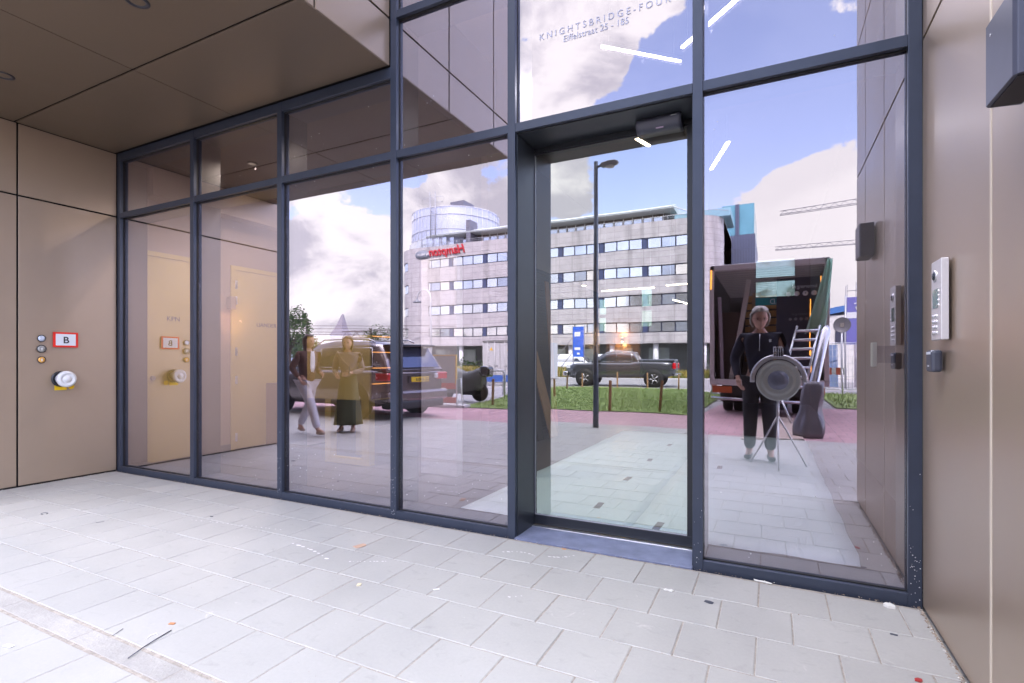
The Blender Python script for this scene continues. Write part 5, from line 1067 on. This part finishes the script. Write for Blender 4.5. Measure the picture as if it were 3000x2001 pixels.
MB().prism([(-.44, -5.8), (.04, -6.0), (-.02, -9.6), (-.50, -9.4)], 0, .02).build('board', BB, t); MB().prism([(.05, -6.0), (.49, -6.2), (.44, -9.8), (-.01, -9.6)], 0, .02).build('board', BB, t)
# --- fence, sign, banner, barrier right of the lorry
t = empty('mesh_fence', (2.6, -20, 0), 'temporary blue meshed fence panels behind the round sign', 'fence'); b = MB(); FM = mat('fence_steel', (.45, .47, .52), .4, .5)
for x0, y0, x1, y1 in ((1.6, -19.4, 3.4, -20.0), (3.45, -20.05, 6.5, -20.6)):
    b.tube([(x0, y0, .0), (x0, y0, 1.95), (x1, y1, 1.95), (x1, y1, 0)], .022, 0, 6, False).tube([(x0, y0, .2), (x1, y1, .2)], .02, 0, 6)
    for k in range(1, 14): u = k/14; b.tube([(x0+(x1-x0)*u, y0+(y1-y0)*u, .2), (x0+(x1-x0)*u, y0+(y1-y0)*u, 1.95)], .006, 0, 4)
    for k in range(1, 7): z = .2+k*.25; b.tube([(x0, y0, z), (x1, y1, z)], .006, 0, 4)
b.build('panel_frame', FM, t)
screen_m = mat('scrim_blue', (.18, .26, .48), .6, 0, .2, 2, streak=True); MB().box((1.7, -20.3, .25), (2.35, -20.28, 1.9)).build('scrim', screen_m, t); MB().box((2.9, -20.5, .25), (4.2, -20.48, 1.9)).build('scrim', mat('scrim_grey', (.30, .27, .36), .6, 0, .2, 2), t)
t = empty('road_sign', (2.57, -21.1, 0), 'round road sign seen from its grey back on a steel post', 'road sign'); MB().tube([(2.57, -21.1, 0), (2.57, -21.1, 3.05)], .035, 0, 10).build('post', FM, t); MB().lathe((2.57, -21.08, 2.7), [(0, 0), (.30, 0), (.31, .01), (.31, .03), (.295, .02), (0, .02)], 'y', 0, 36).build('sign_disc', mat('sign_back', (.12, .12, .15), .5, .2), t); MB().box((2.50, -21.07, 2.62), (2.64, -21.045, 2.78)).build('clamp', STEEL, t)
t = empty('purple_banner', (3.0, -24, 0), 'violet blue banner with white letter beyond the round sign', 'banner'); MB().box((3.05, -24.02, 2.0), (4.2, -23.98, 4.1)).build('cloth', mat('banner_violet', (.14, .14, .46), .5, 0, .1), t); MB().box((3.05, -23.975, 3.15), (4.2, -23.97, 3.42)).build('white_panel', WHT, t); MB().tube([(3.0, -24, 0), (3.0, -24, 4.2)], .04).build('post', FM, t)
text('banner_letter', 'G', .5, WHT, t, (3.75, -23.96, 3.5), (R(90), 0, R(180)), .002, shear=.3)
t = empty('red_white_barrier', (1.75, -17.5, 0), 'red and white plastic road barrier at the right end of the fence', 'barrier'); b = MB()
for k in range(6): b.box((1.5+k*.13, -17.55, .8), (1.5+k*.13+.13, -17.5, 1.05), k % 2)
b.build('board', [mat('band_red', (.62, .12, .06)), WHT], t); MB().tube([(1.55, -17.5, 0), (1.55, -17.5, 1.0)], .02).tube([(2.2, -17.5, 0), (2.2, -17.5, 1.0)], .02).build('leg', STEEL, t)
t = empty('red_white_barrier', (-1.75, -15.2, 0), 'red and white striped barrier at the left side of the lorry', 'barrier'); b = MB()
for k in range(5): b.box((-1.80, -15.22, .15+k*.3), (-1.62, -15.16, .45+k*.3), k % 2)
b.build('board', [WHT, mat('band_red', (.62, .12, .06))], t); MB().tube([(-1.9, -15.2, 0), (-1.71, -15.2, .5), (-1.45, -15.2, 0)], .03).build('leg', STEEL, t)

# ================================================================== people
SKIN = mat('skin', (.52, .30, .22), .55, 0, .05, 12); SKIN2 = mat('skin_old', (.58, .33, .26), .55, 0, .08, 12)
def skin_mesh(name, nodes, edges, m, parent, root=None, lv=2):
    ks = list(nodes); me = bpy.data.meshes.new(name); me.from_pydata([nodes[k][0] for k in ks], [(ks.index(a), ks.index(c)) for a, c in edges], [])
    o = bpy.data.objects.new(name, me); C.objects.link(o); o.modifiers.new('s', 'SKIN')
    for i, k in enumerate(ks):
        r_ = nodes[k][1]; r_ = r_ if isinstance(r_, tuple) else (r_, r_); me.skin_vertices[0].data[i].radius = r_; me.skin_vertices[0].data[i].use_root = (k == (root or ks[0]))
    sb = o.modifiers.new('u', 'SUBSURF'); sb.levels = lv; sb.render_levels = lv
    dg = bpy.context.evaluated_depsgraph_get(); ev = o.evaluated_get(dg); nm = bpy.data.meshes.new_from_object(ev); bpy.data.objects.remove(o)
    nm.materials.clear(); nm.materials.append(m)
    for p_ in nm.polygons: p_.use_smooth = True
    q = bpy.data.objects.new(name, nm); C.objects.link(q); q.parent = parent; return q
def add_head(body, c, s, yaw, pitch=0):
    """egg shaped head with brow, nose, lips, chin and ears joined into the body mesh; faces +X before yaw"""
    bm = bmesh.new(); bm.from_mesh(body.data); M_ = Matrix.Translation(c) @ Matrix.Rotation(R(yaw), 4, 'Z') @ Matrix.Rotation(R(pitch), 4, 'Y') @ Matrix.Scale(s, 4)
    n, m_ = 28, 22; g_ = []
    for j in range(m_+1):
        th = math.pi*j/m_; row = []
        for i in range(n):
            ph = 2*math.pi*i/n; x, y, z = math.sin(th)*math.cos(ph), math.sin(th)*math.sin(ph), math.cos(th)
            X, Y, Z = x*.098, y*.076, z*.118
            if z < 0: X *= 1+.10*z if x < 0 else 1+.02*z; Y *= 1+.30*z
            f = math.exp(-(ph if ph < math.pi else ph-2*math.pi)**2*14)*(x > 0)
            X += f*(.020*math.exp(-((z+.10)/.16)**2)+.009*math.exp(-((z+.50)/.09)**2)+.010*math.exp(-((z+.82)/.12)**2)-.006*math.exp(-((z-.14)/.08)**2))
            for sg in (-1, 1):
                e = ((ph if ph < math.pi else ph-2*math.pi)-sg*.42); X -= .011*math.exp(-(e/.20)**2-((z-.10)/.12)**2)*(x > 0)
                e2 = ((ph if ph < math.pi else ph-2*math.pi)-sg*1.62); Y += sg*.016*math.exp(-(e2/.10)**2-((z+.02)/.22)**2)
            row.append(bm.verts.new(M_ @ Vector((X, Y, Z))))
        g_.append(row)
    for j in range(m_):
        for i in range(n):
            try: fc = bm.faces.new((g_[j][i], g_[j][(i+1) % n], g_[j+1][(i+1) % n], g_[j+1][i])); fc.smooth = True
            except ValueError: pass
    bmesh.ops.remove_doubles(bm, verts=bm.verts, dist=1e-5); bmesh.ops.recalc_face_normals(bm, faces=bm.faces); bm.to_mesh(body.data); bm.free()
    for sg in (-1, 1):
        p_ = M_ @ Vector((.080, sg*.031, .012)); MB().lathe(p_-Vector((0, 0, .009*s)), [(0, 0), (.008*s, .003*s), (.0095*s, .009*s), (.008*s, .015*s), (0, .018*s)], 'z', 0, 10).build('eye', mat('eye', (.03, .02, .02), .2), body, world=False)
    return M_
def hair(body, M_, m, length, back=.0, full=1.0, bald=False):
    secs = []; n = 20; prof = [(.128, .02), (.118, .055), (.09, .085), (.05, .103), (.0, .108)]+[(-.05-k*length/5, .100*full*(1-.05*k)) for k in range(6)]
    vs = []; fs = []
    for j, (z, r_) in enumerate(prof):
        for i in range(n):
            ph = R(78)+(2*math.pi-2*R(78))*i/(n-1) if z < .07 else 2*math.pi*i/(n-1)
            w = 1+.05*math.sin(i*2.7+j); vs.append(M_ @ Vector((r_*1.0*math.cos(ph)*w-.012-back*max(0, -z), r_*.86*math.sin(ph)*w, z)))
    for j in range(len(prof)-1):
        for i in range(n-1): fs.append((j*n+i, j*n+i+1, (j+1)*n+i+1, (j+1)*n+i))
    b = MB(); b.add(vs, fs, 0, True); o = b.build('hair', m, body, world=False, fix=False); s_ = o.modifiers.new('thickness', 'SOLIDIFY'); s_.thickness = .014; s_.offset = 0; return o
def hand(nodes, edges, w, key, p, d, palm_n, s=1.0, curl=.5, thumb_side=1):
    """palm and five separate curled fingers continuing the forearm"""
    d = Vector(d).normalized(); pn = Vector(palm_n).normalized(); sd_ = d.cross(pn).normalized(); p = Vector(p)
    nodes[key+'palm'] = (p+d*.05*s, (.030*s, .018*s)); edges.append((w, key+'palm')); nodes[key+'kn'] = (p+d*.085*s, (.034*s, .014*s)); edges.append((key+'palm', key+'kn'))
    for i, ln in enumerate((.070, .078, .072, .056)):
        o = (i-1.5)*.020*s; a = p+d*.095*s+sd_*o; b_ = a+(d*math.cos(curl)+pn*math.sin(curl))*ln*.5*s; c_ = b_+(d*math.cos(curl*2)+pn*math.sin(curl*2))*ln*.5*s
        nodes[f'{key}f{i}a'] = (a, .0085*s); nodes[f'{key}f{i}b'] = (b_, .008*s); nodes[f'{key}f{i}c'] = (c_, .0065*s)
        edges += [(key+'kn', f'{key}f{i}a'), (f'{key}f{i}a', f'{key}f{i}b'), (f'{key}f{i}b', f'{key}f{i}c')]
    a = p+d*.035*s+sd_*.034*s*thumb_side; b_ = a+(d*.7+sd_*thumb_side*.6+pn*.3).normalized()*.035*s; c_ = b_+(d*.9+pn*.4).normalized()*.03*s
    for q, v in (('ta', a), ('tb', b_), ('tc', c_)): nodes[key+q] = (v, .0095*s)
    edges += [(key+'palm', key+'ta'), (key+'ta', key+'tb'), (key+'tb', key+'tc')]
def person(loc, rz, lab, H_, pose, mats, cat='person', headyaw=0, headpitch=0, hairlen=.25, hairm=None, skirt=False, hs=1.0):
    """pose in a 1.72 m frame facing +X: dict of joints; scaled to H_"""
    k = H_/1.72; t = empty('person', loc, lab, cat, None, rz); P_ = {a: Vector(v)*k for a, v in pose.items()}; sk, top, leg, shoe = mats
    n = {}; e = []
    n['hip'] = (P_['hip'], (.095*k, .125*k)); n['waist'] = (P_['waist'], (.08*k, .10*k)); n['chest'] = (P_['chest'], (.085*k, .12*k)); n['neck0'] = (P_['neck'], .06*k); n['neck1'] = (P_['neck']+(P_['head']-P_['neck'])*.45, .05*k)
    e += [('hip', 'waist'), ('waist', 'chest'), ('chest', 'neck0'), ('neck0', 'neck1')]
    for s_ in 'LR':
        n['sh'+s_] = (P_['sh'+s_], .030*k); n['el'+s_] = (P_['el'+s_], .030*k); n['wr'+s_] = (P_['wr'+s_], .027*k)
        e += [('chest', 'sh'+s_), ('sh'+s_, 'el'+s_), ('el'+s_, 'wr'+s_)]
        n['th'+s_] = (P_['th'+s_], .085*k); n['kn'+s_] = (P_['kn'+s_], .056*k); n['an'+s_] = (P_['an'+s_], .038*k); n['to'+s_] = (P_['to'+s_], (.036*k, .026*k))
        e += [('hip', 'th'+s_), ('th'+s_, 'kn'+s_), ('kn'+s_, 'an'+s_), ('an'+s_, 'to'+s_)]
        d = (P_['wr'+s_]-P_['el'+s_]).normalized(); pn = Vector((0, 1 if s_ == 'R' else -1, 0)); hand(n, e, 'wr'+s_, 'h'+s_, P_['wr'+s_], d, pn, k*1.0, .45, 1 if s_ == 'R' else -1)
    body = skin_mesh('body', n, e, sk, t, 'hip')
    M_ = add_head(body, P_['head'], 1.0*k*hs, headyaw, headpitch)
    if hairm: hair(body, M_, hairm, hairlen)
    g = 1.22
    c = {'hip': (P_['hip']+Vector((0, 0, -.05 if not skirt else .02))*k, (.140*k, .175*k)), 'waist': (P_['waist'], (.118*k, .145*k)), 'chest': (P_['chest']+Vector((0, 0, .02))*k, (.132*k, .162*k)), 'neck': (P_['neck']-Vector((0, 0, .02))*k, .084*k)}
    ce = [('hip', 'waist'), ('waist', 'chest'), ('chest', 'neck')]
    for s_ in 'LR':
        c['sh'+s_] = (P_['sh'+s_]-Vector((0, 0, .015))*k, .076*k); c['ua'+s_] = (P_['sh'+s_].lerp(P_['el'+s_], .5), .066*k); c['el'+s_] = (P_['el'+s_], .058*k); c['wr'+s_] = (P_['wr'+s_]-(P_['wr'+s_]-P_['el'+s_])*.06, .040*k); ce += [('chest', 'sh'+s_), ('sh'+s_, 'ua'+s_), ('ua'+s_, 'el'+s_), ('el'+s_, 'wr'+s_)]
    skin_mesh('jacket', c, ce, top, body, 'chest')
    if skirt:
        b = MB(); secs = []
        for j in range(9):
            u = j/8; z = P_['waist'].z-.02-u*(P_['waist'].z-.16*k); r_ = (.14+.11*u)*k
            secs.append([(P_['hip'].x+.02*u+r_*.8*math.cos(q)*(1+.07*u*math.sin(7*q)), P_['hip'].y+r_*math.sin(q)*(1+.07*u*math.sin(7*q+1)), z) for q in [2*math.pi*i/32 for i in range(32)]])
        b.loft(secs).build('skirt', leg, body, world=False)
    else:
        c = {'hip': (P_['hip'], (.128*k, .162*k))}; ce = []
        for s_ in 'LR':
            c['th'+s_] = (P_['th'+s_], .108*k); c['kn'+s_] = (P_['kn'+s_], .084*k); c['an'+s_] = (P_['an'+s_]+(P_['kn'+s_]-P_['an'+s_])*.02, .064*k); ce += [('hip', 'th'+s_), ('th'+s_, 'kn'+s_), ('kn'+s_, 'an'+s_)]
        skin_mesh('trousers', c, ce, leg, body, 'hip')
    for s_ in 'LR':
        a, b_ = P_['an'+s_], P_['to'+s_]; dd = (b_-a); dd.z = 0; dd = dd.normalized(); nn_ = {'h': (a-dd*.03*k-Vector((0, 0, .04*k)), (.042*k, .04*k)), 'm': ((a+b_)/2-Vector((0, 0, .03*k)), (.045*k, .036*k)), 't': (b_+dd*.02*k-Vector((0, 0, .0)), (.040*k, .028*k))}
        skin_mesh('shoe', nn_, [('h', 'm'), ('m', 't')], shoe, body, 'h')
    return t, body, P_, M_
WALK = dict(hip=(0, 0, .93), waist=(0, 0, 1.10), chest=(.01, 0, 1.30), neck=(.02, 0, 1.46), head=(.05, 0, 1.605), shL=(.01, .18, 1.40), elL=(-.10, .24, 1.15), wrL=(.06, .22, .98), shR=(.01, -.18, 1.40), elR=(-.03, -.23, 1.13), wrR=(.16, -.16, 1.06),
    thL=(.02, .09, .85), knL=(.22, .10, .50), anL=(.36, .10, .11), toL=(.50, .10, .06), thR=(-.01, -.09, .85), knR=(-.06, -.10, .50), anR=(-.30, -.10, .13), toR=(-.20, -.10, .045))
STAND = dict(hip=(0, 0, .93), waist=(0, 0, 1.10), chest=(.01, 0, 1.30), neck=(.01, 0, 1.46), head=(.04, 0, 1.605), shL=(.0, .18, 1.40), elL=(-.03, .25, 1.12), wrL=(.17, .16, 1.04), shR=(0, -.18, 1.40), elR=(-.03, -.25, 1.12), wrR=(.20, -.10, 1.07),
    thL=(0, .09, .85), knL=(.03, .10, .48), anL=(0, .11, .10), toL=(.13, .13, .04), thR=(0, -.09, .85), knR=(.06, -.10, .48), anR=(.06, -.11, .10), toR=(.19, -.13, .04))
HBR = mat('hair_brown', (.085, .040, .025), .5, 0, .3, 40, streak=True); HGR = mat('hair_grey', (.50, .46, .43), .6, 0, .2, 40)
t, body, P_, M_ = person((-7.28, -3.08, 0), 0, 'woman walking in brown jacket and pale wide trousers seen left of her companion', 1.73, WALK, (SKIN, mat('jacket_brown', (.10, .045, .03), .8, 0, .15, 8, .9, 11), mat('jeans_pale', (.50, .48, .55), .8, 0, .08, 10, .9, 11), mat('shoe_tan', (.42, .30, .24), .6)), hairm=HBR, hairlen=.20)
MB().prism([(1.12, -.05), (1.44, -.03), (1.44, .05), (1.12, .06)], .135, .150, 'xz').box((0,0,0),(0,0,0)) if False else None
b = MB(); b.loft([[(.128+.01*math.sin(q), .055*math.cos(q)*w, z+.0*math.sin(q)) for q in [2*math.pi*i/10 for i in range(10)]] for w, z in ((.6, 1.05), (1, 1.2), (1.0, 1.35), (.7, 1.45))]); b.build('shirt_front', mat('shirt_white', (.7, .7, .74), .8), body, world=False)
t, body, P_, M_ = person((-6.85, -3.62, 0), 62, 'woman in taupe top and long dark olive skirt walking behind her companion', 1.72, STAND, (SKIN, mat('top_taupe', (.22, .17, .16), .8, 0, .1, 8, .9, 11), mat('skirt_olive', (.055, .06, .03), .8, 0, .1, 8, .9, 11), mat('shoe_tan', (.42, .30, .24), .6)), hairm=HBR, hairlen=.22, skirt=True)
MB().box(tuple(P_['wrR']+Vector((.07, -.01, -.02))), tuple(P_['wrR']+Vector((.15, .0, .12))), 0, .005).build('phone', BLACKP, body, world=False)
MB().tube([P_['shL']+Vector((.02, 0, .06)), P_['chest']+Vector((.15, .05, 0)), P_['waist']+Vector((.10, -.16, -.05))], .008, 0, 6).build('bag_strap', mat('strap_tan', (.4, .3, .22), .6), body, world=False)
# the photographer
t, body, P_, M_ = person((-.13, -4.05, 0), 90, 'grey haired man in navy half zip sweater standing behind the tripod', 1.97, dict(STAND, wrL=(.12, .22, .92), wrR=(.12, -.22, .92), elL=(-.06, .27, 1.14), elR=(-.06, -.27, 1.14)), (SKIN2, mat('sweater_navy', (.012, .014, .035), .85, 0, .2, 10, .9, 11), mat('trousers_dark', (.02, .02, .03), .8), mat('shoe_black', (.02, .02, .02), .5)), headyaw=-8, headpitch=14, hairm=HGR, hairlen=.035, hs=1.1)
b = MB()
for sg in (-1, 1): b.lathe(M_ @ Vector((.094, sg*.032, .012)), [(.021, 0), (.024, .002), (.021, .004)], 'x', 0, 20)
b.tube([M_ @ Vector((.098, -.01, .014)), M_ @ Vector((.098, .01, .014))], .0015); b.tube([M_ @ Vector((.092, .054, .014)), M_ @ Vector((.0, .082, .012))], .002); b.tube([M_ @ Vector((.092, -.054, .014)), M_ @ Vector((.0, -.082, .012))], .002)
b.build('glasses', mat('glasses_red', (.20, .02, .02), .3), body, world=False)
k = 1.97/1.72; b = MB(); b.tube([(.15*k, 0, 1.24*k), (.125*k, 0, 1.43*k)], .004, 0, 6).box((.146*k, -.006, 1.23*k), (.160*k, .006, 1.26*k)); b.build('zip', STEEL, body, world=False)
MB().box((.155*k, -.12*k, 1.33*k), (.160*k, -.095*k, 1.36*k)).build('chest_badge', WHT, body, world=False)
# tripod mounted drum light with rings
t = empty('camera_tripod', (.08, -3.62, 0), 'silver ringed drum device on a tripod where the photo was taken', 'tripod'); cz = 1.05; DRM = mat('drum_silver', (.62, .68, .67), .35, .2, .12, 6)
b = MB(); b.lathe((.08, -3.58, cz), [(.245, -.10), (.245, .0), (.235, .012), (.215, .012), (.205, .004), (.18, .004), (.172, .014), (.15, .014), (.14, .006), (.115, .006)], 'y', 0, 48); b.build('ring_body', DRM, t).scale = (1, 1, 1)
MB().lathe((.08, -3.58, cz), [(.115, .003), (.11, .02), (.06, .034), (0, .038)], 'y', 0, 40).build('lens', mat('drum_lens', (.25, .28, .38), .06, .3, .3, 14), t)
for sg in (-1, 1):
    a0, a1 = (R(100), R(185)) if sg < 0 else (R(80), R(-5)); b = MB(); pts = [(.08+.285*math.cos(a0+(a1-a0)*i/12), -3.60, cz+.285*math.sin(a0+(a1-a0)*i/12)) for i in range(13)]
    b.tube(pts, .030, 0, 10); b.build('outer_ring', mat('ring_grey', (.6, .6, .64), .3, .35, .25, 30), t)
MB().box((-.03, -3.62, cz+.255), (.19, -3.57, cz+.285), 0, .005).build('top_bar', STEEL, t)
b = MB()
for x in (.03, .055, .08, .105, .13): b.tube([(x, -3.6, cz+.285), (x, -3.6, cz+.40)], .0035, 0, 5)
b.tube([(.03, -3.6, cz+.40), (.13, -3.6, cz+.40)], .005, 0, 5); b.build('bracket', STEEL, t)
MB().tube([(.08, -3.62, .45), (.08, -3.62, cz-.22)], .016).build('centre_post', STEEL, t)
for q in (90, 210, 330): MB().tube([(.08, -3.62, .62), (.08+.36*math.cos(R(q)), -3.64+.30*math.sin(R(q)), .0)], [.013, .009], 0, 8).build('leg', STEEL, t)
